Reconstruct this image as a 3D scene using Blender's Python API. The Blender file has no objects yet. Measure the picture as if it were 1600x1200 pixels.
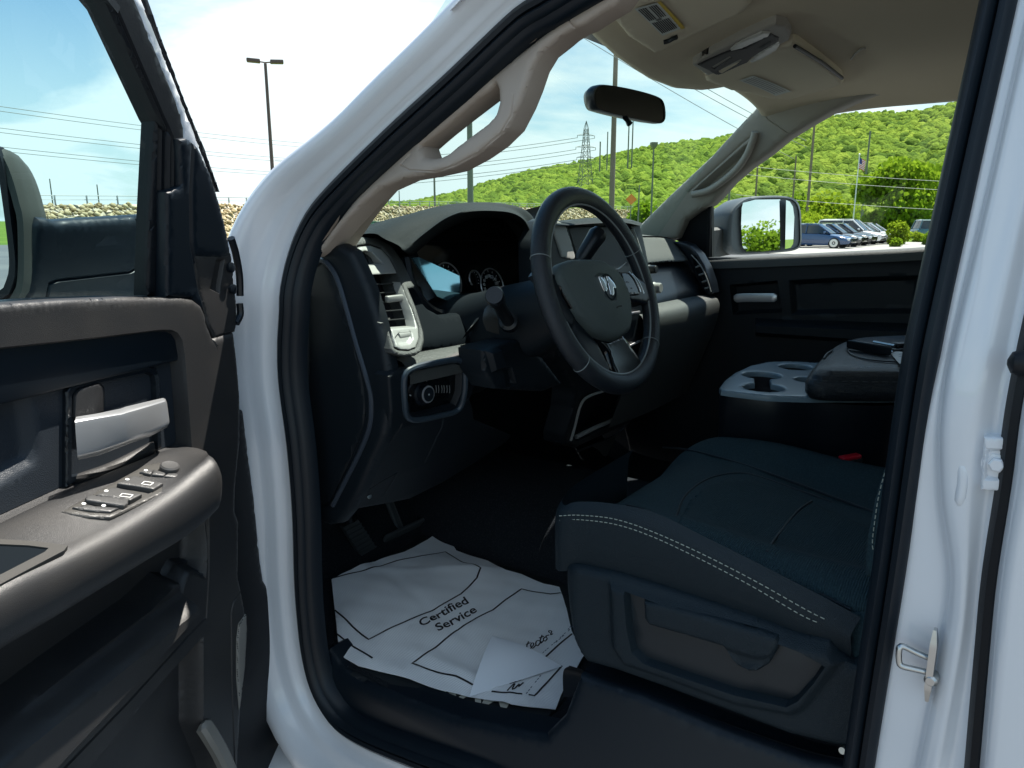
import bpy, bmesh, math, random
import numpy as np
from mathutils import Vector, Matrix, geometry
random.seed(7); rng = np.random.default_rng(7)
scene = bpy.context.scene
COL = scene.collection
# ---------------------------------------------------------------- camera
CF = 1155.0                                   # focal length in pixels of a 1600 px wide frame
YAW = math.radians(53.5); PIT = math.atan2(255, 1155)
CC = np.array([-0.71, 0.0, 1.6])
_F = np.array([math.sin(YAW), math.cos(YAW), 0.0]); _R = np.array([math.cos(YAW), -math.sin(YAW), 0.0]); _Z = np.array([0, 0, 1.0])
_V = _F*math.cos(PIT) - _Z*math.sin(PIT); _U = _F*math.sin(PIT) + _Z*math.cos(PIT)
cam_d = bpy.data.cameras.new('camera'); cam = bpy.data.objects.new('camera', cam_d); COL.objects.link(cam)
cam.matrix_world = Matrix(((_R[0], _U[0], -_V[0], CC[0]), (_R[1], _U[1], -_V[1], CC[1]), (_R[2], _U[2], -_V[2], CC[2]), (0, 0, 0, 1)))
cam_d.sensor_width = 36; cam_d.lens = 36*CF/1600; cam_d.clip_start = 0.02; cam_d.clip_end = 6000
scene.camera = cam
# ---------------------------------------------------------------- sun, sky, exposure
SUN = Vector((0.38, -0.09, 0.92)).normalized()      # direction towards the sun
sun_d = bpy.data.lights.new('sun', 'SUN'); sun_d.energy = 5.0; sun_d.angle = math.radians(0.5); sun_d.color = (1.0, 0.94, 0.85)
sun = bpy.data.objects.new('sun', sun_d); COL.objects.link(sun)
sun.rotation_euler = SUN.to_track_quat('Z', 'Y').to_euler()
world = bpy.data.worlds.new('World'); scene.world = world; world.use_nodes = True
def build_world():
    nt = world.node_tree; nt.nodes.clear(); N = nt.nodes.new; L = nt.links.new
    out = N('ShaderNodeOutputWorld'); bg = N('ShaderNodeBackground')
    sky = N('ShaderNodeTexSky'); sky.sky_type = 'NISHITA'; sky.sun_disc = False
    sky.sun_elevation = math.asin(SUN.z); sky.sun_rotation = math.atan2(SUN.x, SUN.y)
    sky.air_density = 1.3; sky.dust_density = 0.6; sky.ozone_density = 2.0
    tc = N('ShaderNodeTexCoord'); sep = N('ShaderNodeSeparateXYZ'); L(tc.outputs['Generated'], sep.inputs[0])
    ad = N('ShaderNodeMath'); ad.operation = 'ADD'; ad.inputs[1].default_value = 0.22; L(sep.outputs['Z'], ad.inputs[0])
    mx = N('ShaderNodeMath'); mx.operation = 'MAXIMUM'; mx.inputs[1].default_value = 0.05; L(ad.outputs[0], mx.inputs[0])
    dv = N('ShaderNodeVectorMath'); dv.operation = 'DIVIDE'; L(tc.outputs['Generated'], dv.inputs[0])
    cmb = N('ShaderNodeCombineXYZ'); L(mx.outputs[0], cmb.inputs[0]); L(mx.outputs[0], cmb.inputs[1]); cmb.inputs[2].default_value = 1
    L(cmb.outputs[0], dv.inputs[1])
    mp = N('ShaderNodeMapping'); mp.inputs['Location'].default_value = (1.2, 6.1, 0); mp.inputs['Scale'].default_value = (1.0, 1.0, 1.0); L(dv.outputs[0], mp.inputs[0])
    no = N('ShaderNodeTexNoise'); no.inputs['Scale'].default_value = 0.9; no.inputs['Detail'].default_value = 9; no.inputs['Roughness'].default_value = 0.56
    no.inputs['Distortion'].default_value = 0.35; L(mp.outputs[0], no.inputs[0])
    cr = N('ShaderNodeValToRGB'); cr.color_ramp.elements[0].position = 0.44; cr.color_ramp.elements[1].position = 0.62
    L(no.outputs[0], cr.inputs[0])
    # bright veil of high cloud: thick low down, and thick towards forward-right
    hz = N('ShaderNodeMapRange'); hz.inputs[1].default_value = 0.30; hz.inputs[2].default_value = 0.0; L(sep.outputs['Z'], hz.inputs[0])
    dt = N('ShaderNodeVectorMath'); dt.operation = 'DOT_PRODUCT'; L(tc.outputs['Generated'], dt.inputs[0]); dt.inputs[1].default_value = (0.633, 0.754, 0.174)
    dr = N('ShaderNodeMapRange'); dr.inputs[1].default_value = 0.968; dr.inputs[2].default_value = 0.996; L(dt.outputs['Value'], dr.inputs[0])
    d2 = N('ShaderNodeVectorMath'); d2.operation = 'DOT_PRODUCT'; L(tc.outputs['Generated'], d2.inputs[0]); d2.inputs[1].default_value = (0.52, 0.84, 0.15)
    mk = N('ShaderNodeMapRange'); mk.inputs[1].default_value = 0.25; mk.inputs[2].default_value = 0.75; mk.inputs[3].default_value = 0.7; mk.interpolation_type = 'SMOOTHSTEP'; L(d2.outputs['Value'], mk.inputs[0])
    a1 = N('ShaderNodeMath'); a1.operation = 'MULTIPLY_ADD'; a1.inputs[1].default_value = 0.85; L(hz.outputs[0], a1.inputs[0]); L(cr.outputs[0], a1.inputs[2])
    a15 = N('ShaderNodeMath'); a15.operation = 'MULTIPLY'; L(a1.outputs[0], a15.inputs[0]); L(mk.outputs[0], a15.inputs[1])
    a2 = N('ShaderNodeMath'); a2.operation = 'MULTIPLY_ADD'; a2.inputs[1].default_value = 0.45; a2.use_clamp = True; L(dr.outputs[0], a2.inputs[0]); L(a15.outputs[0], a2.inputs[2])
    tn = N('ShaderNodeMixRGB'); tn.blend_type = 'MULTIPLY'; tn.inputs[0].default_value = 1; L(sky.outputs[0], tn.inputs[1]); tn.inputs[2].default_value = (0.52, 0.88, 1.06, 1)
    mix = N('ShaderNodeMixRGB'); L(a2.outputs[0], mix.inputs[0]); L(tn.outputs[0], mix.inputs[1]); mix.inputs[2].default_value = (7.4, 8.4, 8.7, 1)
    L(mix.outputs[0], bg.inputs[0]); bg.inputs[1].default_value = 0.064
    L(bg.outputs[0], out.inputs[0])
build_world()
scene.view_settings.view_transform = 'Standard'; scene.view_settings.look = 'None'; scene.view_settings.gamma = 1
scene.view_settings.exposure = 1.2
cy = scene.cycles; cy.use_denoising = True; cy.max_bounces = 7; cy.diffuse_bounces = 4; cy.glossy_bounces = 3; cy.transparent_max_bounces = 16; cy.transmission_bounces = 3
cy.caustics_reflective = False; cy.caustics_refractive = False; cy.sample_clamp_indirect = 6
# ---------------------------------------------------------------- pixel geometry helpers (measuring only: every result is a world point)
def ray(px, py): return _V*CF + _R*(px-800) + _U*(600-py)
def W(px, py, **k):
    d = ray(px, py); a, v = list(k.items())[0]; i = 'xyz'.index(a)
    return CC + d*((v-CC[i])/d[i])
def far(px, py, dist):                         # the point on that line of sight at a horizontal distance
    d = ray(px, py); return CC + d*(dist/math.hypot(d[0], d[1]))
class Fr:                                      # a (possibly curved) sheet in the world: O + u A + v B + (h + base(u,v)) N
    def __init__(s, O, A, B, N, base=None):
        s.O, s.A, s.B, s.N = [np.array(q, float) for q in (O, A, B, N)]
        s.base = base
    def b(s, u, v): return 0*u if s.base is None else s.base(u, v)
    def xyz(s, u, v, h=0.0):
        u = np.asarray(u, float); v = np.asarray(v, float); h = np.asarray(h, float)+s.b(u, v)
        return s.O+u[..., None]*s.A+v[..., None]*s.B+h[..., None]*s.N
    def uv(s, px, py, h=0.0):
        d = ray(px, py); d = d/np.linalg.norm(d); t = None
        if s.base is not None:
            ts = np.linspace(0.3, 4.0, 900); p = CC+ts[:, None]*d-s.O
            g = p@s.N-h-s.b(p@s.A, p@s.B); k = np.where(g[:-1]*g[1:] <= 0)[0]
            if len(k): k = k[0]; t = ts[k]+(ts[k+1]-ts[k])*g[k]/(g[k]-g[k+1]+1e-12)
        if t is None: t = (h-(CC-s.O)@s.N)/(d@s.N)
        p = CC+d*t-s.O
        return np.array([p@s.A, p@s.B])
    def uvs(s, pts, h=0.0): return np.array([s.uv(p[0], p[1], h) for p in pts])
    def at(s, px, py, h=0.0): q = s.uv(px, py, h); return s.xyz(q[0], q[1], h)
    def ats(s, pts, h=0.0): return np.array([s.at(p[0], p[1], h) for p in pts])
def cat(P, n=60, closed=False):                # Catmull-Rom resample, n points
    P = np.array(P, float)
    if len(P) < 3 and not closed: 
        t = np.linspace(0, 1, n)[:, None]; return P[0]*(1-t)+P[-1]*t
    Q = np.vstack([P[-1:], P, P[:2]]) if closed else np.vstack([2*P[0]-P[1], P, 2*P[-1]-P[-2]])
    m = len(P) if closed else len(P)-1
    out = []
    k = 12
    for i in range(m):
        p0, p1, p2, p3 = Q[i:i+4]
        for j in range(k):
            t = j/k; out.append(.5*((2*p1)+(-p0+p2)*t+(2*p0-5*p1+4*p2-p3)*t*t+(-p0+3*p1-3*p2+p3)*t**3))
    out.append(P[0] if closed else P[-1]); out = np.array(out)
    L = np.r_[0, np.cumsum(np.linalg.norm(np.diff(out, axis=0), axis=1))]
    s = np.linspace(0, L[-1], n+1 if closed else n)
    r = np.stack([np.interp(s, L, out[:, i]) for i in range(out.shape[1])], 1)
    return r[:-1] if closed else r
def rounded(P, r, n=5):                        # round the corners of a 2-D closed polygon (same units as P)
    P = np.array(P, float); out = []
    for i in range(len(P)):
        a, b, c = P[i-1], P[i], P[(i+1) % len(P)]
        la, lc = np.linalg.norm(a-b), np.linalg.norm(c-b); q = min(r, .45*la, .45*lc)
        s, e = b+(a-b)/la*q, b+(c-b)/lc*q
        for j in range(n+1):
            t = j/n; out.append(s*(1-t)**2+2*b*t*(1-t)+e*t*t)
    return np.array(out)
# ---------------------------------------------------------------- materials
def mat(name, col, rough=.5, metal=0, bump=None, spec=.5, coat=0, var=None, emit=None, weave=None):
    m = bpy.data.materials.new(name); m.use_nodes = True; nt = m.node_tree; b = nt.nodes['Principled BSDF']
    b.inputs['Base Color'].default_value = (*col, 1); b.inputs['Roughness'].default_value = rough; b.inputs['Metallic'].default_value = metal
    b.inputs['Specular IOR Level'].default_value = spec; b.inputs['Coat Weight'].default_value = coat; b.inputs['Coat Roughness'].default_value = .04
    N = nt.nodes.new; L = nt.links.new; tc = N('ShaderNodeTexCoord')
    if var:                                    # (scale, second colour, amount-low, amount-high)
        no = N('ShaderNodeTexNoise'); no.inputs['Scale'].default_value = var[0]; no.inputs['Detail'].default_value = 6; L(tc.outputs['Object'], no.inputs[0])
        cr = N('ShaderNodeMapRange'); cr.inputs[1].default_value = var[2]; cr.inputs[2].default_value = var[3]; L(no.outputs[0], cr.inputs[0])
        mx = N('ShaderNodeMixRGB'); mx.inputs[1].default_value = (*col, 1); mx.inputs[2].default_value = (*var[1], 1); L(cr.outputs[0], mx.inputs[0]); L(mx.outputs[0], b.inputs['Base Color'])
    if bump:                                   # (scale, distance, kind)
        if len(bump) > 2 and bump[2] == 'vor':
            no = N('ShaderNodeTexVoronoi'); no.feature = 'DISTANCE_TO_EDGE'; no.inputs['Scale'].default_value = bump[0]; L(tc.outputs['Object'], no.inputs[0]); o = no.outputs['Distance']
            r = N('ShaderNodeMapRange'); r.inputs[2].default_value = .25; L(o, r.inputs[0]); o = r.outputs[0]
        elif len(bump) > 2 and bump[2] == 'wave':
            no = N('ShaderNodeTexWave'); no.inputs['Scale'].default_value = bump[0]; no.bands_direction = bump[3]; no.inputs['Distortion'].default_value = bump[4]; no.inputs['Detail'].default_value = 2; L(tc.outputs['Object'], no.inputs[0]); o = no.outputs['Fac']
        else:
            no = N('ShaderNodeTexNoise'); no.inputs['Scale'].default_value = bump[0]; no.inputs['Detail'].default_value = 3; L(tc.outputs['Object'], no.inputs[0]); o = no.outputs[0]
        bp = N('ShaderNodeBump'); bp.inputs['Strength'].default_value = 1; bp.inputs['Distance'].default_value = bump[1]; L(o, bp.inputs['Height']); L(bp.outputs[0], b.inputs['Normal'])
    if emit: b.inputs['Emission Color'].default_value = (*emit[0], 1); b.inputs['Emission Strength'].default_value = emit[1]
    return m
def glass(name, tint, refl=.9, gr=0.0):
    m = bpy.data.materials.new(name); m.use_nodes = True; nt = m.node_tree; nt.nodes.clear(); N = nt.nodes.new; L = nt.links.new
    o = N('ShaderNodeOutputMaterial'); t = N('ShaderNodeBsdfTransparent'); t.inputs[0].default_value = (*tint, 1)
    g = N('ShaderNodeBsdfGlossy'); g.inputs['Roughness'].default_value = gr; g.inputs[0].default_value = (refl, refl, refl, 1)
    f = N('ShaderNodeFresnel'); ge = N('ShaderNodeNewGeometry'); mr_ = N('ShaderNodeMapRange'); mr_.inputs[3].default_value = 1.45; mr_.inputs[4].default_value = 1/1.45; L(ge.outputs['Backfacing'], mr_.inputs[0]); L(mr_.outputs[0], f.inputs[0]); mx = N('ShaderNodeMixShader'); L(f.outputs[0], mx.inputs[0]); L(t.outputs[0], mx.inputs[1]); L(g.outputs[0], mx.inputs[2]); L(mx.outputs[0], o.inputs[0])
    return m
M = {}
M['paint'] = mat('white_paint', (.74, .76, .79), .25, coat=1, bump=(9, .0004))
M['paint_in'] = mat('white_jamb_paint', (.74, .765, .80), .3, coat=.9, bump=(26, .00035), var=(3.5, (.66, .69, .73), .5, .8))
M['rubber'] = mat('rubber', (.005, .007, .010), .5, bump=(300, .0002), spec=.3)
M['rubber_soft'] = mat('soft_rubber', (.005, .010, .016), .42, spec=.35)
M['plastic'] = mat('black_plastic', (.005, .009, .013), .5, bump=(900, .0002), spec=.32)  # black, with the blue-teal of the skylight put into the base
M['plastic_s'] = mat('satin_black_plastic', (.005, .008, .012), .33, bump=(500, .0001), spec=.4)
M['dash_top'] = mat('dash_top_plastic', (.020, .025, .027), .7, bump=(700, .00015, 'vor'), spec=.12)
M['dash'] = mat('lit_grained_dash_plastic', (.050, .054, .052), .5, bump=(700, .00022, 'vor'))  # paler copy of the dash plastic, sunlight put into the colour
M['door'] = mat('grained_door_plastic', (.023, .0235, .025), .44, bump=(620, .00009, 'vor'), var=(7, (.040, .038, .036), .45, .75))
M['door_d'] = mat('dark_door_insert', (.022, .028, .036), .5, bump=(450, .00012, 'vor'), spec=.3)
M['grey'] = mat('grey_bezel_plastic', (.30, .305, .29), .38, bump=(600, .0001))  # raised paler: sunlight the vent bezel does not get is put in
M['silver'] = mat('satin_silver', (.62, .64, .66), .32, .75)
M['chrome'] = mat('chrome', (.8, .82, .84), .12, 1)
M['steel'] = mat('zinc_steel', (.55, .56, .55), .32, 1, bump=(90, .0003))
M['beige'] = mat('beige_trim_plastic', (.41, .34, .285), .6, bump=(700, .0002))
M['beige2'] = mat('grey_beige_trim_plastic', (.36, .34, .295), .6, bump=(700, .0002))
M['liner'] = mat('headliner_fabric', (.68, .60, .45), .95, bump=(900, .0004), spec=.1)
M['visor'] = mat('visor_fabric', (.72, .65, .50), .9, bump=(900, .0003), spec=.1)
M['seat'] = mat('seat_cloth', (.014, .034, .043), .85, bump=(700, .0008), spec=.25, var=(420, (.026, .055, .066), .45, .62))
M['seat2'] = mat('ribbed_seat_cloth', (.018, .042, .052), .85, bump=(110, .0012, 'wave', 'Y', 2.5), spec=.25, var=(420, (.030, .062, .074), .45, .62))
M['seat_v'] = mat('seat_side_vinyl', (.007, .016, .023), .5, bump=(500, .0003, 'vor'), spec=.35)
M['thread'] = mat('seat_thread', (.34, .38, .33), .7)
M['leather'] = mat('black_leather', (.012, .016, .02), .3, bump=(420, .0004, 'vor'))
M['carpet'] = mat('black_carpet', (.016, .020, .025), .95, bump=(500, .004), var=(260, (.035, .04, .045), .5, .75), spec=.1)
M['matrub'] = mat('ribbed_rubber_mat', (.008, .012, .015), .6, bump=(30, .001))
M['black'] = mat('black_gloss', (.004, .005, .006), .12)
M['bezel_d'] = mat('dark_bezel_plastic', (.060, .058, .054), .35)
M['matt'] = mat('shade_black_plastic', (.004, .007, .010), .8, spec=.08)
M['ink'] = mat('black_ink', (.008, .007, .010), .6)
M['white'] = mat('white_print', (.75, .76, .74), .6)
M['yellow'] = mat('yellow_print', (.6, .42, .03), .6)
M['red'] = mat('red_plastic', (.55, .01, .025), .35)
M['ws'] = glass('windshield_glass', (.78, .90, .86))
M['sideglass'] = glass('side_glass', (.70, .88, .86))
M['lightglass'] = glass('clear_side_glass', (.90, .95, .94))
M['doorglass'] = glass('tinted_door_glass', (.68, .86, .86))
M['mirror'] = mat('mirror_glass', (.86, .9, .92), .01, 1)
# ---------------------------------------------------------------- objects
class Node: pass
def tag(o, label=None, cat_=None, group=None, kind=None):
    if label: o['label'] = label
    if cat_: o['category'] = cat_
    if group: o['group'] = group
    if kind: o['kind'] = kind
    return o
def empty(name, loc, label=None, cat_=None, group=None):
    o = bpy.data.objects.new(name, None); o.empty_display_size = .2; COL.objects.link(o); o.location = loc
    o['org'] = list(loc) if False else 0; del o['org']; ORG[o.name] = np.array(loc, float)
    return tag(o, label, cat_, group)
ORG = {}
def emit(name, verts, faces, m, parent=None, smooth=True, angle=35, mats=None, fmat=None, origin=None, weld=False):
    """one mesh object from world-space vertices; child verts are stored relative to the thing's origin"""
    v = np.asarray(verts, float)
    if parent is not None: org = ORG[parent.name]
    else: org = np.array(origin, float) if origin is not None else np.array([v[:, 0].mean(), v[:, 1].mean(), v[:, 2].min()])
    me = bpy.data.meshes.new(name); me.from_pydata((v-org).tolist(), [], [tuple(int(i) for i in f) for f in faces])
    for mm in (mats or [m]): me.materials.append(mm)
    if fmat is not None: me.polygons.foreach_set('material_index', np.array(fmat, dtype=np.int32))
    bm = bmesh.new(); bm.from_mesh(me)
    if weld: bmesh.ops.remove_doubles(bm, verts=bm.verts, dist=1e-5)
    if smooth:
        a = math.radians(angle)
        for f in bm.faces: f.smooth = True
        for e in bm.edges:
            if len(e.link_faces) == 2 and e.calc_face_angle(0) > a: e.smooth = False
    bm.to_mesh(me); bm.free(); me.update()
    o = bpy.data.objects.new(name, me); COL.objects.link(o)
    if parent is not None: o.parent = parent
    else: o.location = org
    ORG[o.name] = org
    return o
class MB:                                      # collects shapes into one mesh
    def __init__(s): s.v = []; s.f = []; s.m = []; s.n = 0
    def add(s, v, f, mi=0):
        v = np.asarray(v, float); s.v.append(v); s.f += [tuple(i+s.n for i in q) for q in f]; s.m += [mi]*len(f); s.n += len(v); return s
    def build(s, name, m, parent=None, **k):
        ms = m if isinstance(m, (list, tuple)) else [m]
        return emit(name, np.vstack(s.v), s.f, ms[0], parent, mats=ms, fmat=s.m, **k)
    def box(s, c, size, bev=.0, A=(1, 0, 0), B=(0, 1, 0), N=None, mi=0, seg=2):
        A = np.array(A, float); B = np.array(B, float); A = A/np.linalg.norm(A)
        N = np.cross(A, B) if N is None else np.array(N, float); N = N/np.linalg.norm(N); B = B/np.linalg.norm(B)
        bm = bmesh.new(); bmesh.ops.create_cube(bm, size=1)
        for v in bm.verts: v.co = Vector((v.co.x*size[0], v.co.y*size[1], v.co.z*size[2]))
        if bev > 0: bmesh.ops.bevel(bm, geom=bm.edges[:], offset=bev, segments=seg, profile=.5, affect='EDGES')
        bm.verts.index_update(); V = np.array([v.co[:] for v in bm.verts]); Fs = [[v.index for v in f.verts] for f in bm.faces]; bm.free()
        return s.add(np.array(c)+V[:, :1]*A+V[:, 1:2]*B+V[:, 2:]*N, Fs, mi)
    def tube(s, P, r, closed=False, n=10, prof=None, up=None, cap=True, mi=0, squash=1.0):
        """sweep a circle (or a closed 2-D profile [(side, up)]) along P"""
        P = np.array(P, float); k = len(P)
        T = np.roll(P, -1, 0)-np.roll(P, 1, 0) if closed else np.gradient(P, axis=0)
        T /= np.linalg.norm(T, axis=1)[:, None]+1e-12
        if prof is None: a = np.linspace(0, 2*math.pi, n, endpoint=False); prof = np.stack([np.cos(a), np.sin(a)*squash], 1); sc = np.broadcast_to(np.asarray(r, float), (k,))
        else: prof = np.array(prof, float); n = len(prof); sc = np.broadcast_to(np.asarray(r, float), (k,))
        if up is None:
            u = np.array([0, 0, 1.0]) if abs(T[0][2]) < .9 else np.array([1.0, 0, 0])
            ups = []
            for t in T:
                u = u-t*(u@t); u = u/(np.linalg.norm(u)+1e-12); ups.append(u)
            UP = np.array(ups)
        else:
            UP = np.broadcast_to(np.array(up, float), (k, 3)); UP = UP-T*(UP*T).sum(1)[:, None]; UP = UP/(np.linalg.norm(UP, axis=1)[:, None]+1e-12)
        S = np.cross(T, UP)
        V = (P[:, None, :]+sc[:, None, None]*(prof[None, :, :1]*S[:, None, :]+prof[None, :, 1:2]*UP[:, None, :])).reshape(-1, 3)
        Fs = []
        for i in range(k if closed else k-1):
            j = (i+1) % k
            for q in range(n): Fs.append((i*n+q, i*n+(q+1) % n, j*n+(q+1) % n, j*n+q))
        if not closed and cap: Fs.append(tuple(range(n))[::-1]); Fs.append(tuple((k-1)*n+q for q in range(n)))
        return s.add(V, Fs, mi)
    def cyl(s, a, b, r0, r1=None, n=16, mi=0):
        r1 = r0 if r1 is None else r1
        return s.tube([a, b], [r0, r1], n=n, mi=mi)
    def lathe(s, O, axis, prof, n=24, mi=0):   # prof [(r, along)]
        ax = np.array(axis, float); ax /= np.linalg.norm(ax); t = np.array([0, 0, 1.0]) if abs(ax[2]) < .9 else np.array([1.0, 0, 0])
        e1 = np.cross(ax, t); e1 /= np.linalg.norm(e1); e2 = np.cross(ax, e1); V = []
        for r, h in prof:
            for i in range(n):
                a = 2*math.pi*i/n; V.append(np.array(O)+ax*h+r*(math.cos(a)*e1+math.sin(a)*e2))
        Fs = [(i*n+q, i*n+(q+1) % n, (i+1)*n+(q+1) % n, (i+1)*n+q) for i in range(len(prof)-1) for q in range(n)]
        Fs.append(tuple(range(n))[::-1]); Fs.append(tuple((len(prof)-1)*n+q for q in range(n)))
        return s.add(V, Fs, mi)
    def grid(s, G, mi=0, cu=False, cv=False, flip=False):
        G = np.asarray(G, float); a, b = G.shape[:2]; Fs = []
        for i in range(a if cu else a-1):
            for j in range(b if cv else b-1):
                q = (i*b+j, ((i+1) % a)*b+j, ((i+1) % a)*b+(j+1) % b, i*b+(j+1) % b); Fs.append(q[::-1] if flip else q)
        return s.add(G.reshape(-1, 3), Fs, mi)
    def prism(s, P, d, mi=0):                  # polygon P (3-D, planar) extruded by vector d
        P = np.array(P, float); n = len(P); V = np.vstack([P, P+np.array(d)])
        tri = geometry.tessellate_polygon([[Vector(p) for p in P]])
        Fs = [tuple(t) for t in tri]+[tuple(i+n for i in t[::-1]) for t in tri]+[(i, (i+1) % n, n+(i+1) % n, n+i) for i in range(n)]
        return s.add(V, Fs, mi)
def loft(rows, nu=40, nv=40, closed=False):    # rows of 3-D control points -> dense grid
    R_ = [cat(r, nu, closed) for r in rows]; R_ = np.array(R_)
    return np.stack([cat(R_[:, j], nv) for j in range(R_.shape[1])], 1)
def smooth01(x): x = np.clip(x, 0, 1); return x*x*(3-2*x)
def seg_dist(P, Q, closed=True):
    Q = np.asarray(Q, float); A = Q if closed else Q[:-1]; B = np.roll(Q, -1, 0) if closed else Q[1:]
    out = np.full(len(P), 1e9)
    for a, b in zip(A, B):
        ab = b-a; L2 = ab@ab+1e-18; t = np.clip(((P-a)@ab)/L2, 0, 1); d = np.linalg.norm(P-a-t[:, None]*ab, axis=1); out = np.minimum(out, d)
    return out
def inside(P, Q):
    x, y = P[:, 0], P[:, 1]; c = np.zeros(len(P), bool); n = len(Q); j = n-1
    for i in range(n):
        xi, yi = Q[i]; xj, yj = Q[j]
        if yi != yj:
            m = ((yi > y) != (yj > y)) & (x < (xj-xi)*(y-yi)/(yj-yi)+xi); c ^= m
        j = i
    return c
def sdist(P, Q): d = seg_dist(P, Q); return np.where(inside(P, Q), d, -d)
def resamp(Q, d, closed=True):
    Q = np.asarray(Q, float); out = []
    n = len(Q) if closed else len(Q)-1
    for i in range(n):
        a, b = Q[i], Q[(i+1) % len(Q)]; k = max(1, int(np.linalg.norm(b-a)/d))
        for j in range(k): out.append(a+(b-a)*j/k)
    if not closed: out.append(Q[-1])
    return np.array(out)
def offs(Q, d, closed=True):
    Q = np.asarray(Q, float); T = (np.roll(Q, -1, 0)-np.roll(Q, 1, 0)) if closed else np.gradient(Q, axis=0)
    T /= np.linalg.norm(T, axis=1)[:, None]+1e-12; return Q+d*np.stack([-T[:, 1], T[:, 0]], 1)
def relief(name, fr, outline, m, parent=None, feats=(), lines=(), holes=(), res=.007, skirt=.012, rnd=0.0, px=True, h0=0.0, smooth_outline=0, mb=None, mi=0, cull=None, hfun=None, bumps=()):
    """a sheet over the frame with raised/sunk areas. feats: (poly, dh, width[, traced height]); lines: (polyline, depth, half width)"""
    cv = (lambda q, h=h0: fr.uvs(q, h)) if px else (lambda q, h=h0: np.array(q, float))
    O_ = cv(outline)
    if smooth_outline: O_ = cat(O_, smooth_outline, True)
    O_ = resamp(O_, res*1.3); H = [resamp(cv(q), res) for q in holes]
    FT = [(cv(q[0], (q[3] if len(q) > 3 else h0)), q[1], q[2]) for q in feats]; LN = [(cv(q[0]), q[1], q[2]) for q in lines]
    lo, hi = O_.min(0), O_.max(0)
    gx, gy = np.meshgrid(np.arange(lo[0], hi[0], res), np.arange(lo[1], hi[1], res)); gx = gx+(np.arange(gx.shape[0]) % 2)[:, None]*res*.5
    G = [np.stack([gx.ravel(), gy.ravel()], 1)]
    KL = []
    for q, dh, w in FT:
        r = resamp(q, res)
        if abs(dh) > .0006:
            sg = 1 if sdist(offs(r, res*.05)[:1], q)[0] > 0 else -1
            for o in ((0, w*.33, w*.66, w) if w > .002 else (0, w)): KL.append((offs(r, sg*o), True))
    for q, dp, w in LN:
        r = resamp(q, res*.7, False)
        for o in (0, w*.6, w, -w*.6, -w): KL.append((offs(r, o, False), False))
    for q in [O_]+H:
        if rnd:
            r = resamp(q, res)
            for o in (.12, .35, .65, 1): G += [offs(r, o*rnd), offs(r, -o*rnd)]
    G = np.vstack(G); keep = inside(G, O_)
    G = G[keep]; G = G[seg_dist(G, O_) > res*.25 if not rnd else seg_dist(G, O_) > rnd*.06]
    for q in H: G = G[~inside(G, q)]; G = G[seg_dist(G, q) > (res*.2 if not rnd else rnd*.06)]
    key = np.unique(np.round(G/(res*.12)).astype(np.int64), axis=0, return_index=True)[1]; G = G[np.sort(key)]
    loops = [O_]+H; E_ = []; s = 0
    for q in loops: E_ += [(s+i, s+(i+1) % len(q)) for i in range(len(q))]; s += len(q)
    KV = []
    for q, cl in KL:
        okk = inside(q, O_) & (seg_dist(q, O_) > res*.08)
        for hq in H: okk &= ~inside(q, hq)
        n_q = len(q)
        if not okk.any(): continue
        if cl: tmp = np.array([(sdist(q, q0) if False else 0) for q0 in [0]])
        E_ += [(s+i, s+(i+1) % n_q) for i in range(n_q if cl else n_q-1) if okk[i] and okk[(i+1) % n_q]]
        KV.append(q); s += n_q
    if KV:
        KA = np.vstack(KV)
        if len(G):
            mn = np.full(len(G), 1e9)
            for c0 in range(0, len(KA), 400): mn = np.minimum(mn, ((G[:, None]-KA[None, c0:c0+400])**2).sum(2).min(1))
            G = G[mn > (res*.33)**2]
    V = np.vstack(loops+KV+[G])
    r = geometry.delaunay_2d_cdt([Vector(p) for p in V], E_, [], 0, 1e-7)
    P = np.array([p[:] for p in r[0]]); T = np.array([t for t in r[2] if len(t) == 3])
    c = P[T].mean(1); ok = inside(c, O_)
    for q in H: ok &= ~inside(c, q)
    T = T[ok]
    h = np.full(len(P), float(h0))
    for q, dh, w in FT: h = h+dh*smooth01(sdist(P, q)/w+(0 if w > .004 else 1e-6))
    for q, dp, w in LN: h = h-dp*(1-smooth01(seg_dist(P, q, False)/w))
    for (bc, br, bh) in bumps:
        h = h+bh*np.exp(-(((P[:, 0]-bc[0])/br[0])**2+((P[:, 1]-bc[1])/br[1])**2))
    if hfun is not None: h = h+hfun(P[:, 0], P[:, 1])
    if rnd:
        d = seg_dist(P, O_)
        for q in H: d = np.minimum(d, seg_dist(P, q))
        x = 1-np.clip(d/rnd, 0, 1); h = h-rnd*(1-np.sqrt(np.clip(1-x*x, 0, 1)))
    X = fr.xyz(P[:, 0], P[:, 1], h)
    a, b_, c_ = X[T[:, 0]], X[T[:, 1]], X[T[:, 2]]; nn = np.cross(b_-a, c_-a)@fr.N
    T[nn < 0] = T[nn < 0][:, ::-1]
    F_ = [tuple(t) for t in T]
    if skirt:
        cnt = {}
        for t in F_:
            for i in range(3):
                e = (t[i], t[(i+1) % 3]); k = (min(e), max(e)); cnt[k] = None if k in cnt else e
        be = [e for e in cnt.values() if e]; mp = {}; ext = []
        for e in be:
            for i in e:
                if i not in mp: mp[i] = len(X)+len(ext); ext.append(X[i]-fr.N*skirt)
        F_ += [(e[1], e[0], mp[e[0]], mp[e[1]]) for e in be]
        if ext: X = np.vstack([X, ext])
    if mb is not None: mb.add(X, F_, mi); return None
    return emit(name, X, F_, m, parent)
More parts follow.
